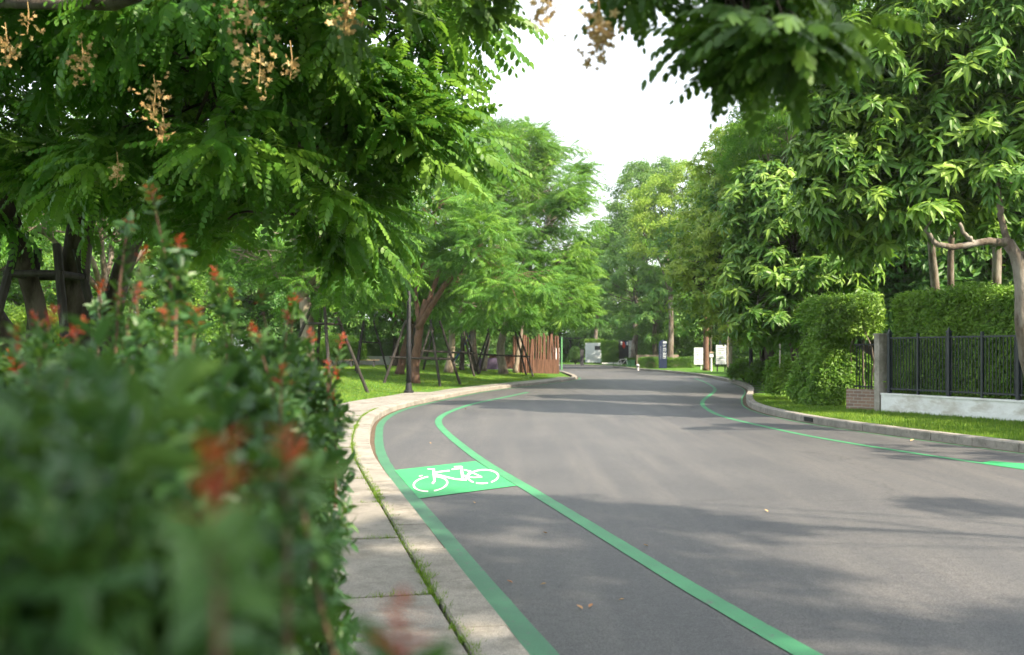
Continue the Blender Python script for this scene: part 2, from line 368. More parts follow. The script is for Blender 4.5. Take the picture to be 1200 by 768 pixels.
# find phase so that joints fall near Y=5.6 and 7.4
start=int(np.argmin(abs(C[:,1]-5.61)))%k
def slab(a,b,u0,u1,z):
    D0=(C[a+1]-C[a]); D0/=np.linalg.norm(D0)
    V=[];n=b-a+1
    for t in range(a,b+1):
        e=D0*(.014 if t==a else (-.014 if t==b else 0))
        for u,zz in ((u0,z-.1),(u0+.006,z-.006),(u0+.014,z),(u1-.014,z),(u1-.006,z-.006),(u1,z-.1)):
            p=C[t]+Nl[t]*u+e; V.append((p[0],p[1],zz))
    T=[];m=6
    for q in range(n-1):
        for r in range(m-1):
            A=q*m+r; T+=[(A,A+m,A+m+1),(A,A+m+1,A+1)]
    for r in range(1,m-1): T+=[(0,r,r+1),((n-1)*m,(n-1)*m+r+1,(n-1)*m+r)]
    g.add(V,T,rng.random())
i=start
while i+k<len(C):
    y=C[i][1]; z=.128+(rng.random()-.5)*.01
    if y<33: slab(i,i+k,.284,.97,z); slab(i,i+k,.985,1.62,z+(rng.random()-.5)*.006)
    else: slab(i,i+k,.284,1.0,z)
    i+=k
tag(g.build('path',M['slab']),kind='structure')
# the paved side path through the lawn
g=Geo()
for r in range(3):
    for c in range(9):
        x=-3.95-c*.92-rng.random()*.02; y=21.0+r*1.05+c*.16; g.box((x,y,.13+.012*c),(.86,.92,.05),.17,rng.random())
tag(g.build('stepping_stones',M['slab']),kind='structure')

# ------------------------------------------------------------------ grass
def blades(P3,h,w,per,tints=None,lean=.5):
    n=len(P3)*per; P=np.repeat(P3,per,0)+np.column_stack([(rng.random(n)-.5)*w*7,(rng.random(n)-.5)*w*7,np.zeros(n)])
    a=rng.random(n)*6.283; hh=h*(.5+rng.random(n)); le=(rng.random(n)*lean)*hh; b=rng.random(n)*6.283
    dx=np.cos(a)*w/2; dy=np.sin(a)*w/2
    V=np.stack([np.column_stack([P[:,0]-dx,P[:,1]-dy,P[:,2]-.01]),np.column_stack([P[:,0]+dx,P[:,1]+dy,P[:,2]-.01]),
                np.column_stack([P[:,0]+np.cos(b)*le,P[:,1]+np.sin(b)*le,P[:,2]+hh])],1).reshape(-1,3)
    T=np.arange(n*3).reshape(-1,3); ti=np.repeat(np.clip(.45+.30*snoise(P[:,0]*3.1,P[:,1]*2.7)+rng.normal(0,.22,n),0,1),3)
    return V,T,ti
def rand_in(poly,curve,n,x0,x1,y0,y1,mind,power=1.0):
    P=np.column_stack([x0+rng.random(n)*(x1-x0),y0+(rng.random(n)**power)*(y1-y0)])
    d=polydist(P,curve); k=inside(P,poly)&(d>mind); return P[k],d[k]
g=Geo()
P,d=rand_in(LPOLY,KLc,70000,-16,5,17,66,1.66,1.25)
st=np.zeros(len(P),bool)
st=(P[:,0]<-3.4)&(P[:,1]>20.4+(-P[:,0]-3.9)*.17)&(P[:,1]<23.8+(-P[:,0]-3.9)*.17)&(rng.random(len(P))<.9)
P=P[~st]; d=d[~st]
g.add(*blades(np.column_stack([P,zleft(P[:,0],P[:,1],d)]),.045,.022,3)); tag(g.build('lawn_grass',M['grass']),kind='stuff')
g=Geo()
P,d=rand_in(RPOLY,KRc,60000,5.5,14,12,46,.2,1.2); k=(P[:,0]<9.6+(22-P[:,1])*.35+1.6); P=P[k]; d=d[k]
g.add(*blades(np.column_stack([P,zright(P[:,0],P[:,1],d)]),.05,.016,4)); tag(g.build('verge_grass',M['grass']),kind='stuff')
g=Geo()  # tufts in the joints of the paving
pts=[]
for t in range(len(C)):
    if 3<C[t][1]<24:
        dens=10+int(22*max(0,math.sin(t*.9)+math.sin(t*.37))) 
        for _ in range(dens):
            u=.285+rng.normal(0,.008); s=rng.random()*.25; q=C[t]+Nl[t]*u; pts.append((q[0],q[1]+s,.118))
i=start
while i+k.__class__(0)==0 if False else False: pass
i=start
while i+7<len(C):
    if 3<C[i][1]<24:
        for _ in range(60):
            u=.28+rng.random()**1.6*1.35; q=C[i]+Nl[i]*u; pts.append((q[0]+rng.normal(0,.006),q[1]+rng.normal(0,.006),.118))
    i+=7
for t in range(len(C)):
    if 3<C[t][1]<24:
        for _ in range(3): q=C[t]+Nl[t]*.978; pts.append((q[0]+rng.normal(0,.004),q[1]+rng.random()*.25,.118))
P=np.array(pts); g.add(*blades(P,.030,.007,4,lean=1.3)); tag(g.build('joint_grass',M['grass']),kind='stuff')

# ------------------------------------------------------------------ foliage templates
def leaf(L,Wd,droop=.2,fold=.15,det=2,bend0=0.):
    """leaf along +x; det 2: 8 triangles, 1: 4, 0: 2"""
    def z(x): t=x/L; return -droop*L*t*t+bend0*x
    if det==2:
        xs=[0,.3*L,.68*L,L]; w=Wd/2; f=fold*Wd
        V=[(xs[i],0,z(xs[i])) for i in range(4)]+[(xs[1],w*.92,z(xs[1])+f),(xs[2],w*.8,z(xs[2])+f*.8),(xs[1],-w*.92,z(xs[1])+f),(xs[2],-w*.8,z(xs[2])+f*.8)]
        T=[(0,1,4),(1,2,4),(4,2,5),(2,3,5),(0,6,1),(1,6,2),(6,7,2),(2,7,3)]
    elif det==1:
        w=Wd/2; V=[(0,0,0),(.3*L,w,z(.3*L)),(.3*L,-w,z(.3*L)),(.75*L,w*.85,z(.75*L)),(.75*L,-w*.85,z(.75*L)),(L,0,z(L))]
        T=[(0,2,1),(1,2,3),(2,4,3),(3,4,5)]
    else:
        w=Wd/2; V=[(0,0,0),(.45*L,w,z(.45*L)+fold*Wd),(L,0,z(L)),(.45*L,-w,z(.45*L)+fold*Wd)]; T=[(0,2,1),(0,3,2)]
    return np.array(V,float),np.array(T)
def rotm(yaw=0,pitch=0,roll=0):
    cy,sy,cp,sp,cr,sr=math.cos(yaw),math.sin(yaw),math.cos(pitch),math.sin(pitch),math.cos(roll),math.sin(roll)
    Rz=np.array([[cy,-sy,0],[sy,cy,0],[0,0,1]]); Ry=np.array([[cp,0,-sp],[0,1,0],[sp,0,cp]]); Rx=np.array([[1,0,0],[0,cr,-sr],[0,sr,cr]])
    return Rz@Ry@Rx
class Tpl:
    def __init__(s): s.V=[];s.T=[];s.J=[];s.n=0
    def add(s,V,T,j=0.):
        s.V.append(V); s.T.append(np.asarray(T)+s.n); s.J.append(np.full(len(V),j)); s.n+=len(V)
    def fin(s): return np.vstack(s.V),np.vstack(s.T),np.concatenate(s.J)
def xf(V,M_,t): return V@M_.T+np.array(t)
def frond(L,pairs,ll,lw,det,droop):
    t=Tpl(); n=pairs
    def rp(s): return np.array([s*L,0,-droop*L*s*s])
    for i in range(n+1):
        s=.15+.85*i/n; p=rp(s); pit=-math.atan(2*droop*s)
        sz=math.sin(math.pi*min(1,.25+.62*i/n))**.6
        V,T=leaf(ll*sz,lw*sz,.12,.1,det)
        j=rng.normal(0,.08)
        if i==n: t.add(xf(V,rotm(0,pit,0),p),T,j); continue
        for sg in (1,-1):
            t.add(xf(V,rotm(sg*(R(62)+rng.normal(0,.08)),pit-.22+rng.normal(0,.08),sg*.2),p),T,j)
    a,b,c=rp(0),rp(.5),rp(1); w=np.array([0,.0028 if L<.5 else .006,0])
    t.add(np.array([a-w,a+w,b-w,b+w,c-w*.3,c+w*.3]),[(0,2,1),(1,2,3),(2,4,3),(3,4,5)],.1)
    return t
def twig_pinnate(nf,L,pairs,ll,lw,det):
    t=Tpl(); TL=L*1.1
    for i in range(nf):
        s=(i+.5)/nf; f=frond(L*(.75+.4*rng.random()),pairs,ll,lw,det,.25+.35*rng.random()); V,T,J=f.fin()
        yaw=(1 if i%2 else -1)*(R(70)-s*R(45))+rng.normal(0,.25) if i<nf-1 else rng.normal(0,.2)
        M_=rotm(yaw,rng.normal(.02,.22)-.1,rng.normal(0,.3)); t.add(xf(V,M_,(TL*s-.35*TL,0,-.12*TL*s*s)),T,0); t.J[-1]=J+rng.normal(0,.1)
    P=np.array([(TL*s-.45*TL,0,-.12*TL*s*s) for s in (0,.5,1)]); w=np.array([0,.006,0]); u=np.array([0,0,.006])
    for q in (w,u): t.add(np.array([P[0]-q,P[0]+q,P[1]-q,P[1]+q,P[2]-q*.4,P[2]+q*.4]),[(0,2,1),(1,2,3),(2,4,3),(3,4,5)],-.5)
    return t.fin()
def rosette(nl,L,Wd,det,up=.35,droop=.45):
    t=Tpl()
    for i in range(nl):
        yaw=i*2.399+rng.normal(0,.2); s=i/nl; l=L*(.65+.45*(1-s)+.15*rng.normal())
        V,T=leaf(l,Wd*(l/L)**.5,droop*(.6+.7*rng.random()),.14,det)
        pit=up*(-.9+2.1*s)+rng.normal(0,.15)
        t.add(xf(V,rotm(yaw,pit,rng.normal(0,.3)),(0,0,-.25*L+.35*L*s)),T,rng.normal(0,.07)+(.28 if s>.82 else 0))
    return t.fin()
def sprig(nl,L,Wd,det,R_=.3,droop=.2):
    t=Tpl()
    for i in range(nl):
        V,T=leaf(L*(.7+.6*rng.random()),Wd,droop,.12,det); p=rng.normal(0,1,3); p*=R_*rng.random()**.4/np.linalg.norm(p); p[2]*=.6
        t.add(xf(V,rotm(math.atan2(p[1],p[0])+rng.normal(0,.9),rng.normal(-.1,.5),rng.normal(0,.5)),p),T,rng.normal(0,.1))
    return t.fin()
def stem_sprig(nl,L,Wd,det,SL):
    """upright shoot with opposite leaves"""
    t=Tpl()
    for i in range(nl):
        s=(i//2)/(nl/2); V,T=leaf(L*(1-.35*s),Wd*(1-.3*s),.18,.16,det)
        t.add(xf(V,rotm((i%2)*math.pi+(i//2)*1.57+rng.normal(0,.2),.45+.5*s+rng.normal(0,.15),rng.normal(0,.2)),(0,0,SL*s-.4*SL)),T,rng.normal(0,.07)+.12*s)
    q=.0016; V=np.array([(-q,0,-SL*.6),(q,0,-SL*.6),(0,0,SL*.6),(0,-q,-SL*.6),(0,q,-SL*.6)]); t.add(V,[(0,1,2),(3,4,2)],-.3)
    return t.fin()
TP={}
TP['pin_near']=[twig_pinnate(7,.34,8,.066,.034,1) for _ in range(7)]
TP['pin_broad']=[twig_pinnate(5,.30,6,.085,.046,1) for _ in range(6)]
TP['pin_mid']=[twig_pinnate(6,.62,7,.17,.055,0) for _ in range(6)]
TP['whorl_near']=[rosette(12,.27,.092,2,.30,.60) for _ in range(8)]
TP['whorl_mid']=[rosette(11,.30,.075,1,.3,.45) for _ in range(6)]
TP['fine']=[sprig(22,.20,.075,0,.34) for _ in range(6)]
TP['fine_small']=[sprig(30,.11,.04,0,.24) for _ in range(6)]
TP['bamboo']=[sprig(26,.24,.035,0,.36,.5) for _ in range(6)]
TP['far']=[sprig(16,.32,.15,0,.5) for _ in range(6)]
TP['clip']=[sprig(16,.055,.026,0,.11) for _ in range(6)]
TP['photinia']=[stem_sprig(10,.062,.026,2,.10) for _ in range(8)]
TP['rosette_small']=[rosette(9,.10,.04,1,.6,.3) for _ in range(5)]

def scatter(g,tpls,P,Ax,scale,tint,mode='axis',jit=.25):
    """mode axis: template z follows Ax; mode dir: template x follows Ax with world up kept"""
    n=len(P)
    if n==0: return
    Ax=Ax+rng.normal(0,jit,(n,3)); Ax/=np.linalg.norm(Ax,axis=1)[:,None]
    if mode=='axis':
        Z=Ax; a=rng.normal(0,1,(n,3)); X=a-Z*(a*Z).sum(1)[:,None]; X/=np.linalg.norm(X,axis=1)[:,None]; Y=np.cross(Z,X)
    else:
        X=Ax; up=np.array([0,0,1.])+rng.normal(0,.18,(n,3)); Y=np.cross(up,X); Y/=np.linalg.norm(Y,axis=1)[:,None]+1e-9; Z=np.cross(X,Y)
    Rm=np.stack([X,Y,Z],2); which=rng.integers(0,len(tpls),n)
    for k,(V,T,J) in enumerate(tpls):
        s=np.nonzero(which==k)[0]
        if len(s)==0: continue
        out=np.einsum('nij,vj->nvi',Rm[s],V)*scale[s][:,None,None]+P[s][:,None,:]
        TT=(T[None]+(np.arange(len(s))*len(V))[:,None,None]).reshape(-1,3)
        ti=np.clip(tint[s][:,None]+J[None],0,1).ravel()
        g.add(out.reshape(-1,3),TT,ti)

MODE={'pin_broad':'dir','pin_near':'dir','pin_mid':'dir','whorl_near':'axis','whorl_mid':'axis','fine':'axis','fine_small':'axis','bamboo':'axis','far':'axis'}
def unit(n):
    d=rng.normal(0,1,(n,3)); return d/np.linalg.norm(d,axis=1)[:,None]
def crown_points(lobes,dens,ctr,flat=.0,bottom=.35,clumps=True,cl_r=.5,per=7,inner=.3,skin=1.0):
    """sub-clump centres over every lobe, then sprigs round each centre; returns positions, outward directions, centres, tints"""
    L=np.array([l[:6] for l in lobes],float); PP=[];DD=[];TT=[];CC=[]
    for li,l in enumerate(L):
        c,r=l[:3],l[3:6]; area=4*math.pi*((r[0]*r[1])**1.6/3+(r[0]*r[2])**1.6/3+(r[1]*r[2])**1.6/3)**(1/1.6)
        n=max(3,int(area*dens)); d=unit(n)
        d[:,2]=np.where((d[:,2]<-.1)&(rng.random(n)>bottom),-d[:,2],d[:,2])
        wob=1+.13*np.sin(d[:,0]*5+li)*np.cos(d[:,1]*4+li*2)+.08*np.sin(d[:,2]*9+li*3)
        rad=np.where(rng.random(n)<inner,.35+.5*rng.random(n),.84+.2*rng.random(n))*wob*skin
        p=c+d*r*rad[:,None]
        keep=np.ones(n,bool)
        for lj,l2 in enumerate(L):
            if lj!=li: keep&=((((p-l2[:3])/l2[3:6])**2).sum(1)>.45)|(rng.random(n)<.18)
        p=p[keep]; d=d[keep]; CC.append(p)
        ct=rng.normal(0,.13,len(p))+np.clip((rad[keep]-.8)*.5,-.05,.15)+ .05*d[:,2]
        k=max(1,per); q=np.repeat(p,k,0); m=len(q); o=unit(m)*cl_r*(rng.random((m,1))**.5)*np.array([1,1,.45])
        q=q+o; dd=np.repeat(d,k,0)+o/cl_r*.9
        # umbrella droop: outer sprigs of a clump hang lower
        q[:,2]-=flat*(np.hypot(o[:,0],o[:,1])**2)/cl_r
        dd[:,2]*=.4
        PP.append(q);DD.append(dd);TT.append(np.repeat(ct,k)+rng.normal(0,.07,m))
    return np.vstack(PP),np.vstack(DD),np.vstack(CC),np.concatenate(TT)
def limb(g,a,b,r0,r1,bow=.12,n=7,side=6,drop=None):
    a=np.array(a,float); b=np.array(b,float); L=np.linalg.norm(b-a); t=np.linspace(0,1,n)[:,None]
    off=rng.normal(0,1,3)*bow*L; off[2]=abs(off[2])*.4
    P=a+(b-a)*t+np.sin(math.pi*t)*off+rng.normal(0,.012*L,(n,3))*np.sin(math.pi*t)
    g.tube(P,r0+(r1-r0)*t[:,0]**.8,side,rough=.18); return P
def make_tree(name,label,cat,base,lobes,kind,leafm,bark='bark',trunks=None,r=.16,fork=None,dens=1.1,per=6,cl_r=.5,scale=1.,group=None,tint=.42,
              inner=.3,flat=.3,bottom=.35,upw=.6,extra=None,nbr=22,young=.06,skin=1.0,lean=0,limb_r=.45):
    root=thing(name,label,cat,base,group); g=Geo(); base=np.array(base,float)
    cen=np.mean([l[:3] for l in lobes],0); fk=base+np.array([(cen[0]-base[0])*.12,(cen[1]-base[1])*.12,fork if fork else max(1.5,(cen[2]-base[2])*.45)])
    ends=[]
    if trunks is None:
        n=9; t=np.linspace(0,1,n)[:,None]; P=base+(fk-base)*t+np.array([math.sin(base[0]*9),math.cos(base[1]*5),0])*.07*np.sin(t*3.0)*np.linalg.norm(fk-base)*.6
        P[0,2]-=.1; rr=r*(1.0+.45*np.exp(-t[:,0]*7))*(1-.25*t[:,0]); g.tube(P,rr,10,rough=.12); ends=[(P[-1],r*.75)]
    else:
        for P,rs in trunks:
            P=np.array(P,float); d=np.r_[0,np.cumsum(np.linalg.norm(np.diff(P,axis=0),axis=1))]; s=np.linspace(0,d[-1],14)
            Q=np.stack([np.interp(s,d,P[:,j]) for j in range(3)],1)
            for _ in range(2): Q[1:-1]=(Q[:-2]+2*Q[1:-1]+Q[2:])/4
            Q[1:-1]+=rng.normal(0,.012,(12,3)); rr=np.interp(s,d,np.linspace(rs[0],rs[1],len(P))); rr[0]*=1.25
            g.tube(Q,rr,10,rough=.14); ends.append((Q[-1],rs[1]))
    PP,DD,CC,TT=crown_points(lobes,dens,cen,flat=flat,cl_r=cl_r,per=per,inner=inner,bottom=bottom,skin=skin)
    for l in lobes:
        c=np.array(l[:3]); k=min(range(len(ends)),key=lambda i:np.linalg.norm(ends[i][0]-c)); e,er=ends[k]
        P=limb(g,e,c,er*.62,er*.25,.08)
        rr=np.array(l[3:6]); near=CC[(((CC-c)/rr)**2).sum(1)<1.4]
        if len(near):
            for q in near[rng.permutation(len(near))[:nbr]]:
                s=P[rng.integers(3,7)]; limb(g,s,q,er*.22,.008 if kind=='pin_near' else .003 if kind=='pin_broad' else .012,.10,6,5)
    part(g,'trunk',M[bark],root,True)
    g=Geo(); ax=DD.copy()
    if MODE[kind]=='axis': ax=DD*.6+np.array([0,0,upw])
    ti=tint+TT+np.where(rng.random(len(PP))<young,.35,0)
    scatter(g,TP[kind],PP,ax,scale*(.75+.5*rng.random(len(PP))),ti,MODE[kind],.3)
    part(g,'crown',M[leafm],root)
    return root,PP
def lob(px,py,Y,rx,ry,rd): 
    x,y,z=W(px,py,Y); return (x,y,z,rx/F*Y,rd,ry/F*Y)

#TREES
GB='trees of the left lawn'
# near left tree, low spreading crown of pinnate leaves
base=(-5.0,11.2,float(zleft(-5.0,11.2)[0]))
tr=[([base,(-4.95,11.2,1.2),(-4.85,11.1,2.6),(-4.55,10.9,4.0)],(.21,.12)),
    ([(base[0]-.05,base[1],base[2]),(-5.35,11.1,1.3),(-5.95,10.9,2.25),(-7.0,10.4,3.4)],(.17,.10)),
    ([(base[0]+.05,base[1]+.1,base[2]),(-4.7,11.3,1.4),(-4.35,11.4,2.8),(-3.6,11.2,4.3)],(.14,.09)),
    ([(base[0],base[1],base[2]+.3),(-5.15,10.9,1.6),(-5.25,10.7,2.6),(-5.4,9.9,3.9)],(.13,.08))]
lobes=[lob(60,5,9.5,230,105,2.2),lob(250,90,8.5,200,120,2.0),lob(370,175,8.6,140,86,1.7),lob(462,132,9.5,72,48,1.3),lob(340,250,9.6,105,50,1.3),
       lob(190,190,10.5,120,60,1.4),lob(498,172,9.2,46,34,1.0),lob(310,-40,7.0,260,110,2.0),lob(420,-5,8.0,85,75,1.5),lob(60,-160,9.5,300,150,3),lob(380,-210,9,300,140,3.),lob(-160,80,10,200,200,3.)]
T1,PP1=make_tree('flowering_tree','large spreading tree with hanging feathery leaves and cream blossom behind the red tipped hedge','tree',base,lobes,'pin_near','leaf_pin','bark_dark',
   trunks=tr,dens=1.65,per=5,cl_r=.34,scale=1.15,tint=.50,inner=.30,flat=.5,nbr=14,bottom=.7,young=.08)
L1=np.array(T1.location)
def blossom(root,c,n=40,r=.10):
    g=Geo(); n=int(n*1.6); P=np.array(c)+rng.normal(0,1,(n,3))*r*np.array([.5,.5,.8]); t=Tpl(); V,T=leaf(.016,.009,.3,.3,1)
    for i in range(5): t.add(xf(V,rotm(i*1.257,.5),(0,0,0)),T,rng.normal(0,.2))
    scatter(g,[t.fin()],P,unit(n),.6+.7*rng.random(n),.4+.3*rng.normal(size=n),'axis',.3)
    g.tube([np.array(c)+(0,0,.14),np.array(c)+(.01,0,.05),np.array(c)-(0,0,.06)],.0025,4)
    part(g,'blossom',M['blossom'],root)
for px,py,Y,r in [(180,118,6.3,.09),(303,85,5.8,.10),(288,25,5.4,.10),(95,72,6.6,.07),(32,28,6.6,.05),(340,80,6,.05),(6,55,6.6,.07),(137,205,7,.04),(405,15,5.4,.07),(190,155,6.4,.05)]:
    blossom(T1,W(px,py,Y-.9),34 if r>.06 else 16,r)

# branch overhead from a tree beside the camera
base=(-4.2,-2.6,.12)
tr=[([base,(-4.1,-2.5,2.2),(-3.6,-1.9,4.2),(-2.2,-.4,5.3)],(.2,.1)),([(-3.6,-1.9,4.1),(-2,-.2,4.9),(-.4,1.6,4.4),W(760,-130,3.7)],(.1,.04)),
    ([(-2.2,-.4,5.2),(-1.8,1.5,4.6),(-1.6,3,3.9),W(150,-12,4.9)],(.07,.035)),([(-1.8,2.2,4.2),(-1.7,4.4,3.35),W(170,10,5.6),W(0,4,6.2)],(.05,.03))]
lobes=[lob(745,-52,3.4,36,22,.22),lob(826,-34,3.3,30,32,.25),lob(872,22,3.2,24,30,.22),lob(895,30,3.1,26,38,.25),lob(925,62,3.0,14,22,.18),lob(860,-45,3.2,60,40,.3),lob(640,-88,3.6,60,30,.4),lob(880,-120,3.4,120,80,.8),lob(515,-32,4.6,62,42,.5),lob(400,-30,4.8,100,55,.6),
       (2.8,-1.8,5.6,2.2,1.7,.8),(.9,-2.9,5.6,2,1.6,.8),(4.3,1.0,5.5,1.5,1.1,.6),(-2.5,0,5.4,2.6,2.2,1.1),(.4,1.2,5.2,2.2,1.6,.9),(-4.5,-3,5.6,2.6,2.6,1.4)]  # opening lobes here are unseen, added to shade the hedge and path
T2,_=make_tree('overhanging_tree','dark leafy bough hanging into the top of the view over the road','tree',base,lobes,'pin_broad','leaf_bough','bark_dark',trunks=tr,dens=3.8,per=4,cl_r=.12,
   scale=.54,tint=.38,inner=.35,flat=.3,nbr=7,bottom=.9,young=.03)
blossom(T2,W(700,42,3.3),60,.06); blossom(T2,W(640,2,3.4),40,.05)

# mid left trees
def gl(px,Y): 
    x=(px-600)/F*Y; return (x,Y,float(zleft(x,Y)[0]))
b=gl(486,41)
tr=[([b,W(487,420,41),W(492,380,41),W(500,352,41)],(.20,.14)),([W(490,385,41),W(520,335,40.5),W(545,312,40)],(.14,.07)),([W(492,380,41),W(507,340,41),W(522,300,41.5)],(.13,.07)),([W(491,378,41),W(486,340,41),W(497,305,41)],(.11,.06))]
lobes=[lob(510,240,41,62,42,2.6),lob(565,288,40,50,38,2.2),lob(445,290,42,45,45,2.2),lob(605,330,39,46,30,1.9),lob(550,340,45,60,34,1.8),lob(470,335,46,50,30,1.6),lob(505,300,44.5,55,35,1.4)]
TA,_=make_tree('raintree','spreading feathery tree with forking red brown trunk just behind the black lamp post','tree',b,lobes,'pin_mid','leaf_mid','bark_red',trunks=tr,dens=.85,per=6,cl_r=.75,scale=.85,group=GB,tint=.42,flat=.5,bottom=.6,young=.12)
b=gl(357,33)
lobes=[lob(350,250,33,85,65,2.5),lob(410,290,32,60,45,2.2),lob(290,290,34,70,45,2.2),lob(360,330,33,70,22,1.8)]
make_tree('raintree','leafy tree with a thick pale grey trunk held by black stakes at the hedge end','tree',b,lobes,'pin_mid','leaf_mid','bark_pale',r=.27,fork=3.0,dens=.8,per=6,cl_r=.7,scale=.8,group=GB,tint=.4,flat=.5,bottom=.6,young=.1)
b=(-8.6,21.0,.3)
make_tree('raintree','feathery tree half hidden behind the near flowering tree','tree',b,[(-8.6,21,5.2,2.6,2.6,1.1),(-6.8,21.6,4.6,1.7,1.8,.8),(-10.4,20.4,4.8,1.9,1.9,.9),(-8.4,22.6,5.,1.8,1.6,.9),(-8.8,19.2,4.4,1.7,1.6,.8)],'pin_mid','leaf_mid','bark',r=.16,fork=2.4,dens=.55,per=5,cl_r=.6,scale=.75,group=GB,tint=.45,flat=.5,bottom=.5,young=.1)
b=gl(590,56)
tr=[([b,W(585,410,56),W(592,385,56),W(600,350,56)],(.26,.16))]
lobes=[lob(655,215,58,34,40,2.6),lob(618,175,59,34,30,2.4),lob(600,205,57,42,62,3.),lob(645,260,55,48,62,3.2),lob(650,315,54,36,42,2.6),lob(620,320,55,48,50,2.8),lob(575,250,58,50,70,3.),lob(640,355,54,45,25,2.2),lob(655,352,53,28,24,1.8)]
make_tree('raintree','tall dense rounded tree over the brown log screen, leaning pale trunk','tree',b,lobes,'pin_mid','leaf_mid','bark_pale',trunks=tr,dens=.62,per=7,cl_r=.85,scale=.9,group=GB,tint=.45,flat=.5,bottom=.6,young=.08)
b=gl(557,60)
lobes=[lob(575,190,62,36,48,3.),lob(600,165,64,28,26,2.5),lob(540,230,62,40,50,3.)]
make_tree('evergreen_tree','fine leaved dark tree whose rounded tip rises highest left of the sky gap','tree',b,lobes,'fine','leaf_dark','bark',r=.2,fork=5,dens=1.1,per=6,cl_r=.6,tint=.45,scale=.8,bottom=.4)
b=gl(525,52)
lobes=[lob(540,345,52,50,30,2.5),lob(580,365,51,45,18,2.)]
make_tree('raintree','small low tree with short pale trunk in the middle of the lawn','tree',b,lobes,'pin_mid','leaf_mid','bark_pale',r=.2,fork=2.2,dens=.6,per=6,cl_r=.7,scale=.8,group=GB,tint=.42,flat=.5,bottom=.6)
b=(W(646,400,66)[0],66,.2)
lobes=[lob(655,350,66,36,36,2.6),lob(676,345,66,22,38,2.2),lob(628,375,64,30,16,2.)]
make_tree('raintree','feathery tree at the road corner behind the log screen','tree',b,lobes,'pin_mid','leaf_mid','bark',r=.2,fork=3.0,dens=.6,per=6,cl_r=.7,scale=.8,group=GB,tint=.45,flat=.5,bottom=.6)

# background wood behind the left lawn: one prototype, copies
def dup(root,loc,rz,sc,label=None,group=None):
    r=root.copy(); COL.objects.link(r); r.location=loc; r.rotation_euler=(0,0,rz); r.scale=(sc[0],sc[0],sc[1])
    if label: r['label']=label
    if group: r['group']=group
    for ch in root.children:
        c=ch.copy(); COL.objects.link(c); c.parent=r
    return r
GW='trees of the wood round the park'
def round_lobes(base,h,r):
    x,y,z=base; return [(x,y,z+h*.62,r*.8,r*.8,h*.22),(x+r*.5,y+.1*r,z+h*.5,r*.6,r*.6,h*.2),(x-r*.5,y-.2*r,z+h*.46,r*.62,r*.62,h*.2),(x+.1*r,y-r*.45,z+h*.42,r*.6,r*.6,h*.18),(x,y+.4*r,z+h*.42,r*.6,r*.6,h*.18),(x,y,z+h*.8,r*.5,r*.5,h*.18),(x-.1*r,y-.1*r,z+h*.25,r*.7,r*.7,h*.14)]
bb=(-19,60,.6)
WA,_=make_tree('woodland_tree','dark broad tree of the wood behind the left lawn','tree',bb,round_lobes(bb,9,3.2),'far','leaf_dark','bark_dark',r=.22,fork=3,dens=.75,per=6,cl_r=.8,scale=.72,tint=.5,group=GW,nbr=8)
bb=(-26,52,.6)
WB,_=make_tree('woodland_tree','paler round tree of the wood behind the left lawn','tree',bb,round_lobes(bb,8,3.0),'far','leaf_yel','bark',r=.2,fork=3,dens=.7,per=6,cl_r=.8,scale=.62,tint=.3,group=GW,nbr=8)
bb=(-14,66,.6)
WC,_=make_tree('woodland_tree','mid green loose tree of the wood behind the left lawn','tree',bb,round_lobes(bb,9,3.1),'far','leaf_far','bark',r=.2,fork=3,dens=.7,per=6,cl_r=.8,scale=.72,tint=.45,group=GW,nbr=8)
LBL={0:'dark broad wood tree',1:'paler yellowish wood tree',2:'mid green loose wood tree'}
wood=[# px, Y, proto, height scale
 (20,46,1,1.0),(-40,42,0,1.1),(75,55,0,1.0),(120,50,2,.9),(165,58,0,1.1),(215,52,1,.9),(255,60,2,1.),(300,55,0,1.),(345,62,2,1.05),(385,58,0,1.),(425,64,2,.95),(462,60,0,.9),(500,68,2,1.),(530,74,0,1.),(565,78,2,1.),(605,84,0,1.),(630,92,0,1.)]
where=['at the far left frame edge behind the near stakes','left of the near trunk','behind the near trunk','just right of the near trunk','behind the tall red shoot of the hedge','above the left part of the near hedge','above the middle of the near hedge','left of the pale trunk','behind the pale grey trunk','just right of the pale grey trunk','between the pale trunk and the lamp post','left of the lamp post','right of the lamp post','behind the middle of the lawn','behind the blue slide','behind the log screen','at the right end of the log screen']
protos=[WA,WB,WC]; used=set()
for i,(px,Y,k,s) in enumerate(wood):
    x=(px-600)/F*Y; z=float(zleft(x,Y)[0]) if Y<80 else .1
    lab=LBL[k]+', '+where[i]
    if k not in used:
        used.add(k); o=protos[k]; o.location=(x,Y,z); o['label']=lab
    else: dup(protos[k],(x,Y,z),rng.random()*6.28,(s,s*(.9+.2*rng.random())),lab)
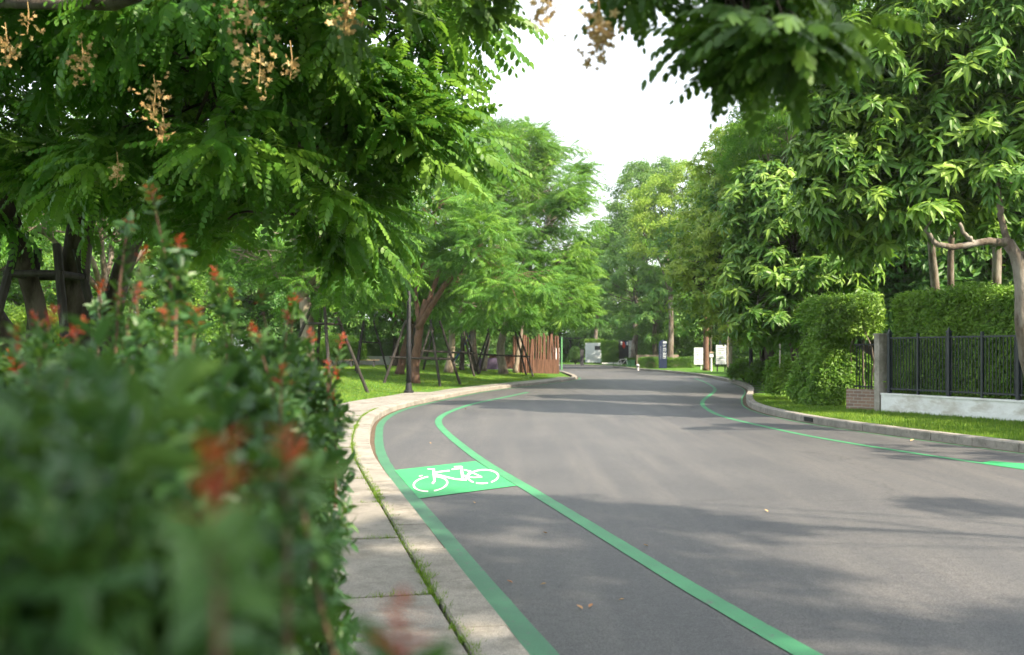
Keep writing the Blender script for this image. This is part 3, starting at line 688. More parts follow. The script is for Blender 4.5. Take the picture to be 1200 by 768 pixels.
# far wood behind the junction and behind the right side
farw=[(655,122,0,1.15,'at the far end of the side road'),(690,126,2,1.25,'behind the white boards of the junction'),(722,124,0,1.2,'behind the dark entrance wall'),(752,120,2,1.2,'behind the speckled pillar'),(780,112,0,1.1,'behind the navy sign'),(812,108,2,1.1,'right of the navy sign'),(845,100,0,1.0,'behind the left white notice board'),(885,95,2,1.1,'behind the right white notice board'),
 (905,44,2,1.35,'above the slim leaning stems'),(960,40,0,1.3,'over the taller hedge corner'),(1020,37,2,1.3,'over the left end of the fence'),(1080,35,0,1.25,'high behind the middle of the fence'),(1135,34,2,1.25,'high behind the right part of the fence'),(1195,33,0,1.2,'high at the right frame edge'),
 (930,60,0,.95,'behind the clipped hedge corner'),(985,50,2,.9,'left above the fence hedge'),(1040,46,0,.95,'above the concrete pier'),(1095,42,2,.95,'above the middle of the fence hedge'),(1150,40,0,.9,'above the right part of the fence hedge'),(1210,38,2,.95,'at the right frame edge behind the fence'),(1290,36,0,1.,'beyond the right frame edge'),(600,128,0,1.1,'behind the far corner of the lawn')]
for px,Y,k,s,w in farw:
    x=(px-600)/F*Y; dup(protos[k],(x,Y,.1),rng.random()*6.28,(s,s),LBL[k]+', '+w)

def shrubbery(name,line,h,th,dens,m,sc,tint):
    g=Geo(); C_=smooth(line,.5); n=int(len(C_)*.5*(h+th)*dens); i=rng.integers(0,len(C_),n); q=C_[i]+rng.normal(0,th*.3,(n,2)); hh=h*(1+.22*np.sin(q[:,0]*.9)+.18*np.sin(q[:,0]*.37+2)+.1*np.sin(q[:,0]*2.3+q[:,1]))
    z=hh*(1-rng.random(n)**1.5*.98); P=np.column_stack([q,z]); A=np.tile([0,-.35,.7],(n,1)).astype(float)
    scatter(g,TP['far'],P,A,sc*(.7+.6*rng.random(n)),np.clip(tint+.15*np.sin(q[:,0]*1.7)+rng.normal(0,.1,n),0,1),'axis',.5)
    return tag(g.build(name,M[m]),kind='stuff')
shrubbery('undergrowth',[(-70,58),(-45,66),(-25,72),(-10,76),(-3,77)],3.4,2.6,16,'leaf_dark',.72,.5)
shrubbery('far_undergrowth',[(-25,122),(0,121),(12,116),(20,104),(24,92),(26,80),(27,66),(25,56)],4.2,3.,16,'leaf_far',.9,.35)
shrubbery('junction_undergrowth',[(15.5,112),(14.6,100),(14.5,90),(19,87),(25,84)],4.6,1.6,20,'leaf_hedge',.75,.2)
shrubbery('verge_undergrowth',[(17,60),(16.5,50),(15.5,42),(16.5,35),(20,30),(26,24)],3.2,2.,18,'leaf_dark',.6,.5)
# distant signature trees
def gr(px,Y): 
    x=(px-600)/F*Y; return (x,Y,.12)
b=gr(742,100)
make_tree('pine_tree','tall bluish green tree at the right side of the sky gap, behind the yellow one','tree',b,[lob(748,225,100,30,34,3.),lob(735,270,100,28,40,3.),lob(770,215,102,30,28,3.),lob(760,300,100,45,50,4)],'fine','leaf_far','bark',r=.3,fork=8,dens=.55,per=7,cl_r=.8,scale=1.3,tint=.35,nbr=10)
b=gr(785,84)
make_tree('golden_tree','bright yellow green tree crown at the far bend above the signs','tree',b,[lob(775,245,84,36,34,3.),lob(800,220,84,30,30,2.6),lob(755,275,83,22,24,2.),lob(800,290,82,42,40,3.2),lob(815,250,83,30,45,3.)],'fine','leaf_yel','bark',r=.25,fork=6,dens=.6,per=7,cl_r=.7,scale=1.15,tint=.72,nbr=10)
b=gr(770,90)
make_tree('broad_tree','mid green tree hanging low over the navy sign','tree',b,[lob(745,330,88,48,50,4.),lob(790,345,86,45,45,3.6),lob(715,345,92,38,50,3.6),lob(765,375,86,50,22,3.)],'whorl_mid','leaf_far','bark',r=.25,fork=4,dens=.5,per=7,cl_r=.8,scale=1.4,tint=.68,nbr=10)
b=gr(700,112)
make_tree('broad_tree','pale far tree closing the end of the road in the middle of the view','tree',b,[lob(700,310,112,30,45,4.),lob(730,300,112,28,40,4.),lob(680,350,112,35,40,4.)],'fine','leaf_far','bark',r=.25,fork=5,dens=.5,per=7,cl_r=.9,scale=1.5,tint=.6,nbr=8)

# right side trees with long leaves
b=gr(897,42.5)
tr=[([b,W(893,410,42.5),W(883,380,42),W(865,335,41)],(.12,.08))]
make_tree('mango_tree','yellowish long leaved tree leaning over the right bend of the road','tree',b,[lob(862,178,41.5,38,34,2.),lob(850,215,41,42,55,2.2),lob(835,285,40,48,50,2.4),lob(880,260,40,50,60,2.4),lob(855,330,39,50,34,2.2),lob(815,335,40,32,42,1.6),lob(880,375,39,50,26,1.8)],
   'whorl_mid','leaf_yel','bark_dark',trunks=tr,dens=2.5,per=6,cl_r=.45,scale=.68,tint=.72,bottom=.8,upw=.9,young=.10)
b=gr(940,29)
tr=[([gr(944,29),W(938,410,29),W(928,375,29),W(915,330,29.5)],(.12,.08)),([gr(950,29.2),W(945,400,29),W(938,370,29),W(940,320,28.5)],(.11,.07)),([gr(935,29.4),W(930,410,29.3),W(920,380,29.6)],(.10,.06))]
make_tree('mango_tree','long leaved tree on slim leaning stems behind the low shrubs','tree',b,[lob(930,270,28.5,62,55,1.7),lob(895,330,28.5,48,50,1.5),lob(960,325,28.5,62,42,1.6),lob(890,240,29,40,50,1.5),lob(985,260,29,55,60,1.6),lob(920,375,28,60,24,1.3)],
   'whorl_near','leaf_whorl','bark',trunks=tr,dens=2.5,per=6,cl_r=.42,scale=1.1,tint=.46,bottom=.8,upw=.9,young=.12)
b=gr(1100,20.5+4)
tr=[([b,W(1097,340,24.5),W(1092,300,24.3),W(1085,220,24)],(.12,.08)),([gr(1114,24.6),W(1114,330,24.6),W(1117,250,24.4),W(1115,180,24)],(.09,.06)),([gr(1166,23.2),W(1167,320,23.2),W(1168,250,23.2),W(1165,150,23)],(.12,.07))]
make_tree('mango_tree','big long leaved tree towering over the fence hedge at the right','tree',b,[lob(1030,110,21.5,95,85,1.7),lob(1110,70,21,110,90,1.8),lob(1000,200,21.5,75,65,1.4),lob(1070,205,21,85,65,1.4),lob(1160,150,20.5,90,90,1.6),lob(1200,50,20.5,110,110,1.8),lob(1080,-30,22,130,80,1.8),lob(1190,250,20.5,50,40,1.0),lob(1010,260,22,55,35,1.1)],
   'whorl_near','leaf_whorl','bark',trunks=tr,dens=2.9,per=6,cl_r=.36,scale=1.08,tint=.48,bottom=.8,upw=.9,young=.14)
x,y,z=b=(15.5,11.5,.15)  # unseen tree, put in so its loose crown dapples the road
make_tree('mango_tree','loose long leaved tree added out of view right of the frame to dapple the road','tree',b,[(x-2.6,y+1.2,5.6,1.7,1.3,.8),(x-1.2,y-1.4,6.8,1.8,1.2,.8),(x+.6,y+.6,8.4,1.9,1.6,.9),(x-3.2,y-1.6,7.2,1.2,1.1,.6),(x+1.5,y-1,6.4,1.7,1.5,.9),(x-2.2,y+2.4,8.0,1.2,1.,.6)],
      'whorl_mid','leaf_whorl','bark',r=.16,fork=3,dens=.55,per=5,cl_r=.5,scale=.9,tint=.4,bottom=.8,upw=.9,nbr=10)
for li_,(b,lb) in enumerate([((15.,.2,.15),'unseen tree added for shade, nearest the camera'),((15.,-7.4,.15),'unseen tree added for shade, beside the camera')]):
    x,y,z=b  # added out of frame, high crowns shaped for their shadows on lane and hedge
    make_tree('mango_tree','tall dense '+lb,'tree',b,[(x-3.4,y+1.6,11.6,2.2,1.7,1.3),(x-3.2,y-1.4,11.9,2.2,2.2,1.3),(x-.4,y+.6,12.6,2.6,2.4,1.5),(x-5.6,y+.2,10.8,1.7,1.7,.9),(x+1.5,y-1,11.6,2.0,2.,1.2),(x-5.0,y-2.4,10.9,1.6,1.6,1.),(x-1.,y+2.2,10.4,1.8,1.4,1.)] if li_ else [(x-4.6,y+1.2,11.4,1.5,1.4,1.1),(x-3.4,y-2.6,11.9,1.9,1.4,1.2),(x-5.6,y-.2,10.8,1.6,1.5,.9),(x-5.0,y-2.4,10.9,1.6,1.6,1.),(x-1.2,y+2.0,11.0,1.1,.25,.3)],
      'whorl_mid','leaf_whorl','bark',r=.2,fork=5,dens=1.1,per=6,cl_r=.55,scale=1.,tint=.4,bottom=.8,upw=.9,nbr=10)
b=gr(945,36)
make_tree('bamboo_clump','tall narrow leaved tree rising out of frame behind the long leaved trees','tree',b,[lob(930,110,36,60,80,2.4),lob(900,180,36,50,60,2.2),lob(965,50,36,60,80,2.4),lob(940,-30,36,70,80,2.4),lob(1000,150,36,50,90,2.4)],
   'bamboo','leaf_mid','bark_pale',r=.12,fork=5,dens=1.6,per=6,cl_r=.5,scale=.85,tint=.62,bottom=.6,nbr=14)
b=(9.25,17.2,.16)
tr=[([b,W(1207,440,17.1),W(1196,382,17.0),W(1198,330,17.),W(1192,296,17.),W(1180,284,17.)],(.13,.10)),([W(1181,284,17),W(1150,283,16.9),W(1128,290,16.9),W(1096,288,16.8),W(1084,268,16.8)],(.07,.035)),
    ([W(1180,284,17),W(1172,250,17),W(1170,215,17.1)],(.06,.04)),([W(1194,300,17),W(1215,296,16.9),W(1235,270,16.8)],(.07,.05)),([W(1140,284,16.9),W(1130,275,16.8),W(1124,262,16.8)],(.04,.03))]
make_tree('crooked_tree','crooked bare grey brown trunk twisting in front of the fence at the right frame edge','tree',b,[lob(1225,215,17,45,40,.9),lob(1170,205,17.2,25,18,.5),lob(1100,250,16.8,22,12,.4)],
   'whorl_near','leaf_whorl','bark',trunks=tr,dens=2.4,per=5,cl_r=.3,scale=.9,tint=.45,bottom=.6,upw=.9,nbr=6)

# ------------------------------------------------------------------ hedges and shrubs
def box_hedge(name,label,cat,x0,y0,dx,dy,length,width,z0,z1,m,tpl,dens,scale,tint,loc=None,lumps=.08,jag=.0,group=None,stems=True,young=.05,rise=(0,0),tvar=.08,shell=.16):
    """hedge running from (x0,y0) along unit (dx,dy), body to the right hand side (dy,-dx)"""
    root=thing(name,label,cat,(x0,y0,z0),group); L=length; Wd=width; Hh=z1-z0
    faces=[('top',L*Wd),('front',L*Hh),('back',L*Hh*.5),('e0',Wd*Hh),('e1',Wd*Hh)]
    P=[];D=[]
    for f,a in faces:
        n=int(a*dens); u=rng.random(n)*L; v=rng.random(n)*Wd; w=rng.random(n)*Hh; d=np.zeros((n,3))
        inn=rng.random(n)**1.5*shell
        if f=='top': w=Hh-inn; d[:,2]=1
        if f=='front': v=inn; d[:,1]=-1
        if f=='back': v=Wd-inn; d[:,1]=1
        if f=='e0': u=inn; d[:,0]=-1
        if f=='e1': u=L-inn; d[:,0]=1
        P.append(np.stack([u,v,w],1)); D.append(d)
    P=np.vstack(P);D=np.vstack(D)
    lump=lumps*(np.sin(P[:,0]*2.1+P[:,2]*1.7)+np.sin(P[:,0]*4.7+1+P[:,2]*3.1)*.5+np.sin(P[:,1]*5+P[:,2]*2.2)*.4)+rng.normal(0,jag,len(P))
    P=P+D*lump[:,None]
    P[:,2]*=1+(rise[0]+(rise[1]-rise[0])*P[:,0]/L)/Hh
    def tow(Q): return np.stack([x0+Q[:,0]*dx+Q[:,1]*dy,y0+Q[:,0]*dy-Q[:,1]*dx,z0+Q[:,2]],1)
    def tod(Q): return np.stack([Q[:,0]*dx+Q[:,1]*dy,Q[:,0]*dy-Q[:,1]*dx,Q[:,2]],1)
    Pw=tow(P); Dw=tod(D)
    g=Geo(); ti=tint+.12*np.sin(P[:,0]*3+P[:,2]*4)+rng.normal(0,tvar,len(P))+np.where(rng.random(len(P))<young,.35,0)
    scatter(g,tpl,Pw,Dw*.8+np.array([0,0,.5]),scale*(.8+.4*rng.random(len(P))),ti,'axis',.35)
    part(g,'foliage',m,root)
    if stems:
        g=Geo()
        for i in range(int(L/.35)+1):
            u=.2+i*.35+rng.normal(0,.05)
            if u>L-.15: break
            a=tow(np.array([[u,Wd*.5,0]]))[0]
            for _ in range(3):
                b=tow(np.array([[np.clip(u+rng.normal(0,.25),.15,L-.15),Wd*(.25+.5*rng.random()),Hh*(.75+.15*rng.random())]]))[0]; limb(g,a,b,.018,.006,.1,6,5)
        part(g,'stem',M['bark_dark'],root,True)
    return root,Pw
# near hedge (blurred), right face runs parallel to the kerb
fx,fy=-.15/math.hypot(.15,1),1/math.hypot(.15,1)
def near_hedge():
    # built with box_hedge along the path; body lies to the left -> run it backwards
    L=3.33; y1=3.75; x1=-.19-.15*y1
    return box_hedge('hedge','tall out of focus hedge with small glossy leaves and red shoots in the left foreground','hedge',x1,y1,-fx,-fy,L,2.9,.1,1.42,M['leaf_photinia'],TP['photinia'],700,1.02,.30,jag=.04,lumps=.06,shell=.24,rise=(.02,-.10),tvar=.15)
NH,NP=near_hedge()
g=Geo()
def shoot(top,n=9,sc=1.,red=True):
    """upright shoot poking out of the hedge"""
    top=np.array(top); b=top-np.array([rng.normal(0,.05),rng.normal(0,.05),.35]); gs=Geo(); gs.tube([b,(b+top)/2+rng.normal(0,.01,3),top],[.004,.003,.0015],5); part(gs,'twig',M['bark_red'],NH)
    k=n; t=rng.random(k)**.8; P=b+(top-b)*t[:,None]
    scatter(gl_,TP['photinia'],P[:-2],np.tile([0,0,1.],(k-2,1)),np.full(k-2,.75*sc),.55+rng.normal(0,.15,k-2),'axis',.6)
    if red: scatter(gr_,TP['photinia'],np.vstack([top]),np.array([[0,0,1.]]),np.full(1,.42*sc),np.array([.5]),'axis',.3)
gs,gl_,gr_=Geo(),Geo(),Geo()
for px,py,Y in [(178,228,2.6),(150,262,2.7),(210,285,2.6),(168,300,2.5),(200,330,2.7),(252,322,3.0),(338,372,2.9),(345,352,3.1),(60,372,2.2),(45,376,2.4),(140,352,2.8),(118,338,3),(272,350,2.6),(305,350,2.9),(195,372,2.2),
                (400,400,3.2),(395,440,3.3),(392,470,3.2),(385,430,3.3),(365,395,3.2),(330,440,2.),(345,540,1.2),(250,570,.5),(335,535,.8),(300,390,2.4),(90,385,2.0),(230,372,2.4),(20,400,1.8),(470,745,.62),(160,345,2.3),(215,352,2.6)]:
    shoot(W(px,py,Y),9,1.0,True)
# red tips scattered over the hedge
k=rng.permutation(len(NP))[:380]; Q=NP[k]; Q=Q[(Q[:,2]>.6)&((Q[:,1]>1.5)|(rng.random(len(Q))<.10))]
scatter(gr_,TP['photinia'],Q+np.array([0.0,0,.03]),np.tile([0,0,1.],(len(Q),1)),.5+.3*rng.random(len(Q)),.6+rng.normal(0,.25,len(Q)),'axis',.5)
part(gr_,'red_shoot',M['leaf_red'],NH); part(gl_,'green_shoot',M['leaf_photinia'],NH)

# fence line at right
FA=np.array([8.42,22.5]); FB=np.array([12.9,11.2]); fd=(FB-FA)/np.linalg.norm(FB-FA); FL=np.linalg.norm(FB-FA); frz=math.atan2(fd[1],fd[0])
fn=np.array([-fd[1],fd[0]]) ; fn= fn if fn[0]>0 else -fn     # pointing away from the road
def fp(s,o=0.,z=0.): q=FA+fd*s+fn*o; return (q[0],q[1],z)
root=thing('railing_fence','dark steel railing fence standing on a low white wall along the right verge','fence',fp(0,0,.14))
g=Geo(); g.box(fp(FL/2,0,.32),(FL,.20,.42),frz); g.box(fp(FL/2,0,.545),(FL,.24,.035),frz); part(g,'wall',M['white_paint'],root)
fz0,fz1=.565,1.84; s=.15; posts=[]; sp=1.72; i=0
while s<FL:
    big=(i%2==0); g=Geo(); w=.075 if big else .05
    g.box(fp(s,0,(fz0+fz1)/2+.03),(w,w,fz1-fz0+.06),frz)
    if big: g.box(fp(s,0,fz1+.07),(.10,.10,.025),frz); g.box(fp(s,0,fz1+.125),(.07,.07,.085),frz,taper=.1)
    part(g,'post',M['navy_metal'],root); posts.append(s); s+=sp*.5; i+=1
for a,b in zip(posts[:-1],posts[1:]):
    g=Geo()
    for z in (fz0+.10,fz1-.04): g.box(fp((a+b)/2,0,z),(b-a-.05,.035,.035),frz)
    n=10
    for j in range(1,n): g.box(fp(a+(b-a)*j/n,0,(fz0+fz1)/2+.01),(.016,.016,fz1-fz0-.1),frz)
    part(g,'bar_panel',M['navy_metal'],root)
root=thing('gate_pier','grey concrete pier at the left end of the railing fence','pier',fp(-.18,0,.1))
g=Geo(); g.box(fp(-.13,0,.98),(.16,.22,1.76),frz); part(g,'post',M['concrete'],root); g=Geo(); g.box(fp(-.13,0,1.885),(.20,.26,.05),frz); part(g,'cap',M['concrete'],root)
g=Geo(); g.box((0,0,0),(.85,.18,.52)); o=g.build('brick_wall',M['brick']); tag(o,'short low brick wall between the concrete pier and the shrubs','wall'); q=fp(-.72,.05,.36); o.location=q; o.rotation_euler=(0,0,frz+.25)
# small iron gate above brick wall
root=thing('metal_gate','narrow black barred gate above the brick wall, half swallowed by the hedge','gate',fp(-.72,.1,.62)); g=Geo()
for j in range(7): g.box(fp(-.42-.1*j,.09,1.15),(.016,.016,1.05),frz)
for z in (.68,1.66): g.box(fp(-.72,.09,z),(.72,.03,.03),frz)
part(g,'bar_panel',M['black_metal'],root)

# hedge behind the fence and its spill at the left end
hd=-fd  # run from B to A so that the body lies on the far side
pB=FB+fn*.28-fd*0
box_hedge('hedge','long clipped bright green hedge rising behind the dark railings','hedge',*(FA+fn*1.55-fd*.2),fd[0],fd[1],FL+.4,1.2,.1,2.72,M['leaf_hedge'],TP['clip'],300,1.35,.5,lumps=.07,jag=.03,shell=.25) if False else None
def hedge_fn(name,label,p0,d,length,width,z0,z1,m,tpl,dens,scale,tint,**k):
    # body to right-hand side (dy,-dx)
    return box_hedge(name,label,'hedge',p0[0],p0[1],d[0],d[1],length,width,z0,z1,m,tpl,dens,scale,tint,**k)
# right-hand side of direction -fd is (-fd.y, fd.x) = fn when fn points away from road
p0=FB+fn*.35
rt=np.array([(-fd)[1],-(-fd)[0]]); 
if rt.dot(fn)>0: st0,dd=FB+fn*.35,-fd
else: st0,dd=FA+fn*.35,fd
hedge_fn('hedge','long clipped bright green hedge rising behind the dark railings',st0,dd,FL+.1,1.3,.12,2.72,M['leaf_hedge'],TP['clip'],330,1.5,.75,lumps=.09,jag=.045,shell=.22)
hedge_fn('hedge','taller hedge corner spilling down beside the brick wall',np.array([8.4,24.9]),np.array([-.995,-.1]),.72,1.2,.12,2.78,M['leaf_hedge'],TP['clip'],420,1.6,.62,lumps=.16,jag=.06,shell=.3)
HB,_=hedge_fn('hedge','hedge top on bare brown stems bridging the gap over the iron gate',np.array([8.95,24.6]),np.array([-.98,.05]),1.2,1.0,1.95,2.74,M['leaf_hedge'],TP['clip'],420,1.6,.62,lumps=.12,jag=.06,shell=.3)
g=Geo()
for _ in range(8):
    xx=8.45+.45*rng.random(); yy=24.5+.8*rng.random(); limb(g,(xx,yy,.1),(xx+rng.normal(0,.2),yy+rng.normal(0,.1),2.3),.03,.012,.08,7,6)
part(g,'bare_stem',M['bark'],HB,True)
def shrub(label,px,py,rx,ry,Yoff=0,m='leaf_hedge',tint=.45,tpl='clip',sc=1.6,dens=420,z=.15,name='shrub',group=None,Y=None):
    Y=Y or (H-z)*F/(py-HOR); x=(px-600)/F*Y; rX=rx/F*Y; hh=ry/F*Y*2
    root=thing(name,label,'shrub',(x,Y,z),group); n=int(4*math.pi*rX*hh*.5*dens); d=unit(n); d[:,2]=abs(d[:,2])*1.0-.15
    lump=1+.1*np.sin(d[:,0]*6+px)*np.cos(d[:,1]*5)+.07*np.sin(d[:,2]*9+px); rad=(1-.25*rng.random(n)**2)*lump
    P=np.array([x,Y,z+hh*.42])+d*np.array([rX,rX*.9,hh*.58])*rad[:,None]; P=P[P[:,2]>z+.02]; d=d[:len(P)]
    g=Geo(); dd_=(P-np.array([x,Y,z+hh*.3])); dd_/=np.linalg.norm(dd_,axis=1)[:,None]
    scatter(g,TP[tpl],P,dd_*.7+np.array([0,0,.5]),sc*(.8+.4*rng.random(len(P))),tint+rng.normal(0,.1,len(P))+.1*np.sin(P[:,0]*7)*np.sin(P[:,2]*9),'axis',.35)
    part(g,'foliage',M[m],root)
    g=Geo()
    for _ in range(12):
        a=rng.random()*6.28; limb(g,(x,Y,z-.03),(x+math.cos(a)*rX*.75,Y+math.sin(a)*rX*.7,z+hh*(.3+.5*rng.random())),.014,.005,.1,6,5)
    part(g,'stem',M['bark_dark'],root,True); return root
shrub('low clipped shrub, leftmost at the right kerb bend',925,468,20,19,tint=.75,dens=300,sc=1.9)
shrub('bright rounded shrub in the middle of the three by the brick wall',948,472,20,19,tint=.85,dens=300,sc=1.9)
shrub('dark leggy shrub with bare twigs beside the brick wall',972,474,22,17,m='leaf_dark',tint=.6,tpl='rosette_small',sc=1.1,dens=240)
shrub('bushy shrub climbing the hedge corner above the brick wall',996,470,20,34,Y=25.4,tint=.7,sc=1.7)
shrub('yellow green shrub behind the black post at the right bend',872,446,15,11,m='leaf_yel',tint=.4,sc=2.6,dens=120)
shrub('yellow green shrub right of the black post',895,449,15,12,m='leaf_yel',tint=.35,sc=2.6,dens=120)
shrub('tall yellowish shrub behind the slim leaning stems',915,440,14,20,m='leaf_yel',tint=.4,sc=2.4,dens=130,Y=36)
shrub('pale yellow flowering bush at the far left behind the near stakes',30,400,60,60,m='leaf_yel',tint=.75,tpl='fine_small',sc=1.0,dens=40,z=.3,Y=24)
shrub('yellow green bush between the pale trunk and the lawn',400,410,28,22,m='leaf_yel',tint=.55,tpl='fine_small',sc=1.0,dens=40,z=.6,Y=50)

# ------------------------------------------------------------------ street furniture, left
b=gl(479,33); root=thing('lamp_post','tall slim black lamp post standing on the lawn near the left kerb','lamp post',b)
g=Geo(); g.tube([(b[0],b[1],b[2]),(b[0],b[1],b[2]+.10),(b[0],b[1],b[2]+.102),(b[0],b[1],b[2]+.35)],[.17,.16,.12,.09],14); part(g,'base',M['black_metal'],root,False)
g=Geo(); g.tube([(b[0],b[1],b[2]+.3),(b[0],b[1],b[2]+1.6),(b[0]+.02,b[1],b[2]+5.3)],[.085,.08,.055],14); part(g,'pole',M['black_metal'],root,True)
g=Geo(); g.tube([(b[0]+.02,b[1],b[2]+5.28),(b[0]+.02,b[1],b[2]+5.36),(b[0]+.02,b[1],b[2]+5.38),(b[0]+.02,b[1],b[2]+5.46)],[.07,.07,.19,.14],16); part(g,'lamp_head',M['black_metal'],root)
g=Geo(); g.tube([(b[0],b[1]-.002,b[2]+1.55),(b[0],b[1]-.002,b[2]+1.63)],.095,14); part(g,'collar',M['black_metal'],root)

def stakes(label,cx,cy,h,rb,rt,n=4,rails=(.5,.95),th=.055,a0=.6,zf=zleft,m='stake'):
    z=float(zf(cx,cy)[0]); root=thing('tree_stake_frame',label,'tree support',(cx,cy,z),'stake frames holding the young trees')
    tops=[];feet=[]
    for i in range(n):
        a=a0+i*2*math.pi/n; f=np.array([cx+math.cos(a)*rb,cy+math.sin(a)*rb,0]); f[2]=float(zf(f[0],f[1])[0])-.05; t=np.array([cx+math.cos(a)*rt,cy+math.sin(a)*rt,z+h])
        g=Geo(); g.tube([f,(f+t)/2,t],[th,th*.95,th*.85],8,rough=.1); part(g,'stake',M[m],root,False); tops.append(t);feet.append(f)
    for k in rails:
        for i in range(n):
            j=(i+1)%n; p=feet[i]+(tops[i]-feet[i])*k; q=feet[j]+(tops[j]-feet[j])*k; e=(q-p)*.08
            g=Geo(); g.tube([p-e,q+e],th*.7,7); part(g,'rail',M[m],root)
    return root
stakes('black stake frame round the near left trunk, standing behind the hedge',-4.95,10.6,2.5,.95,.30,4,(.88,),.05,.75)
x,Y,z=gl(362,32.5); stakes('black stake frame round the pale grey trunk',x+.45,Y,2.75,1.5,.35,4,(.80,),.06,.35)
x,Y,z=gl(487,40.5); stakes('black stake frame round the forked tree by the lamp post',x+.3,Y,2.6,1.7,.75,4,(.42,),.06,.5)
x,Y,z=gl(525,51.5); stakes('black stake frame round the short pale trunk in the middle of the lawn',x,Y,2.5,2.1,1.1,4,(.45,),.06,.75)
x,Y,z=gl(590,55.5); stakes('stake frame round the leaning pale trunk near the log screen',x,Y,2.6,2.1,1.0,4,(.42,.95),.06,.9)
x,Y,z=gl(430,46); stakes('thin stake frame standing alone left of the lamp post',x,Y,2.4,1.0,.3,3,(.6,),.05,.2)
# slim trunks around
b=gl(468,47); tr=[([b,W(474,408,47),W(484,380,47)],(.2,.15))]
make_tree('raintree','tree with a thick leaning brown trunk immediately left of the lamp post','tree',b,[lob(470,330,47,45,25,2.2),lob(440,350,47,40,20,2.)],'pin_mid','leaf_mid','bark_red',trunks=tr,dens=.55,per=6,cl_r=.7,scale=.8,group=GB,tint=.4,flat=.5,bottom=.6)
for px,Y,tp,lab in [(541,58,(543,380),'slender dark tree between the lawn stakes left of the blue slide'),(567,60,(575,380),'slender pale tree between the blue slide and the log screen'),(604,61,(612,382),'slim leaning tree touching the left end of the log screen')]:
    b=gl(px,Y); tr=[([b,W((px+tp[0])/2,405,Y),W(tp[0],tp[1],Y)],(.15,.10))]
    make_tree('raintree',lab,'tree',b,[lob(tp[0],352,Y,34,20,1.8)],'pin_mid','leaf_mid','bark_pale' if px!=541 else 'bark_dark',trunks=tr,dens=.5,per=6,cl_r=.7,scale=.8,group=GB,tint=.45,flat=.5,bottom=.6,nbr=8)

# log screen
root=thing('log_screen','tall screen of upright red brown logs at the road corner','screen',(W(628,430,62)[0],62,.1))
for i in range(19):
    px=602+i*2.85; hh=2.35+.12*rng.normal(); r=.058+.02*rng.random(); Y=62+.08*rng.normal()+ (i*.03); x=(px-600)/F*Y
    g=Geo(); g.tube([(x,Y,.1),(x+rng.normal(0,.02),Y,.1+hh/2),(x+rng.normal(0,.03),Y,.1+hh)],[r*1.05,r,r*.95],9,rough=.08); part(g,'log',M['wood'],root,False)
g=Geo(); g.box((W(628,430,62.2)[0],62.25,.55),(2.9,.12,.9)); part(g,'plank_base',M['wood'],root)
g=Geo(); xx=W(597,430,63.5)[0]; g.box((xx-.2,63.8,.85),(2.2,.12,.9)); tag(g.build('timber_wall',M['wood']),'low red brown timber wall left of the log screen','wall')
g=Geo(); xx=W(571,430,60)[0]; g.box((xx,61,.78),(1.3,.08,.62)); g.box((xx,61,.44),(1.4,.14,.08)); tag(g.build('violet_panel',M['purple_paint']),'low dull violet panel standing on the lawn behind the stakes','panel')
# blue slide
x,Y,z=gl(537,62); root=thing('playground_slide','small blue playground slide behind the middle of the lawn','slide',(x,Y,z))
g=Geo(); V=[];
for t in np.linspace(0,1,9):
    xx=x-.55+t*1.3; zz=z+.1+(1.9*(t**1.2)); 
    for yy,dz in ((-.28,.16),(-.26,0),(.26,0),(.28,.16)): V.append((xx,Y+yy,zz+dz))
T=[]
for i in range(8):
    for j in range(3): A=i*4+j; T+=[(A,A+1,A+5),(A,A+5,A+4)]
g.add(V,T); part(g,'chute',M['blue_paint'],root)
g=Geo()
for yy in (-.25,.25): g.tube([(x+.75,Y+yy,z),(x+.75,Y+yy,z+2.6)],.035,8)
for j in range(6): g.tube([(x+.78,Y-.25,z+.3+j*.28),(x+.78,Y+.25,z+.3+j*.28)],.02,6)
part(g,'ladder',M['navy_metal'],root)

# clipped hedge and low white wall beyond the lawn, left
hx0=W(375,412,66)[0]; hx1=W(500,412,66)[0]
hedge_fn('hedge','long dark clipped hedge at the back of the left lawn',np.array([hx1+1.5,66.6]),np.array([-1.,0.]),hx1-hx0+6,1.2,.55,2.25,M['leaf_dark'],TP['fine_small'],46,.9,.5,lumps=.05,jag=.02,shell=.2,stems=False)
g=Geo(); g.box(((W(395,418,63)[0]+W(466,418,63)[0])/2,63.5,.88),(4.6,.25,.55)); g.box(((W(395,418,63)[0]+W(466,418,63)[0])/2,63.5,1.175),(4.7,.32,.045)); tag(g.build('low_wall',M['white_paint']),'low pale wall in front of the dark hedge left of the lamp post','wall')
root=thing('timber_bench','long low timber bench in front of the pale wall on the left lawn','bench',(W(410,424,58)[0],58,.62))
bx=W(412,424,58)[0]
for dy in (-.16,0.0,.16):
    g=Geo(); g.box((bx,58+dy,1.0),(3.2,.14,.05)); part(g,'seat_plank',M['bamboo'],root)
for dx in (-1.3,0,1.3):
    g=Geo(); g.box((bx+dx,58,.79),(.1,.36,.37)); part(g,'leg',M['dark_stone'],root)

# ------------------------------------------------------------------ junction, far end
def slabwall(name,label,px0,px1,py0,py1,Y,m,th=.25,cat='wall',z0=.08):
    x0=(px0-600)/F*Y; x1=(px1-600)/F*Y; z1=H+(HOR-py0)/F*Y; g=Geo(); g.box(((x0+x1)/2,Y,(z0+z1)/2),(x1-x0,th,z1-z0)); o=g.build(name,M[m]); return tag(o,label,cat)
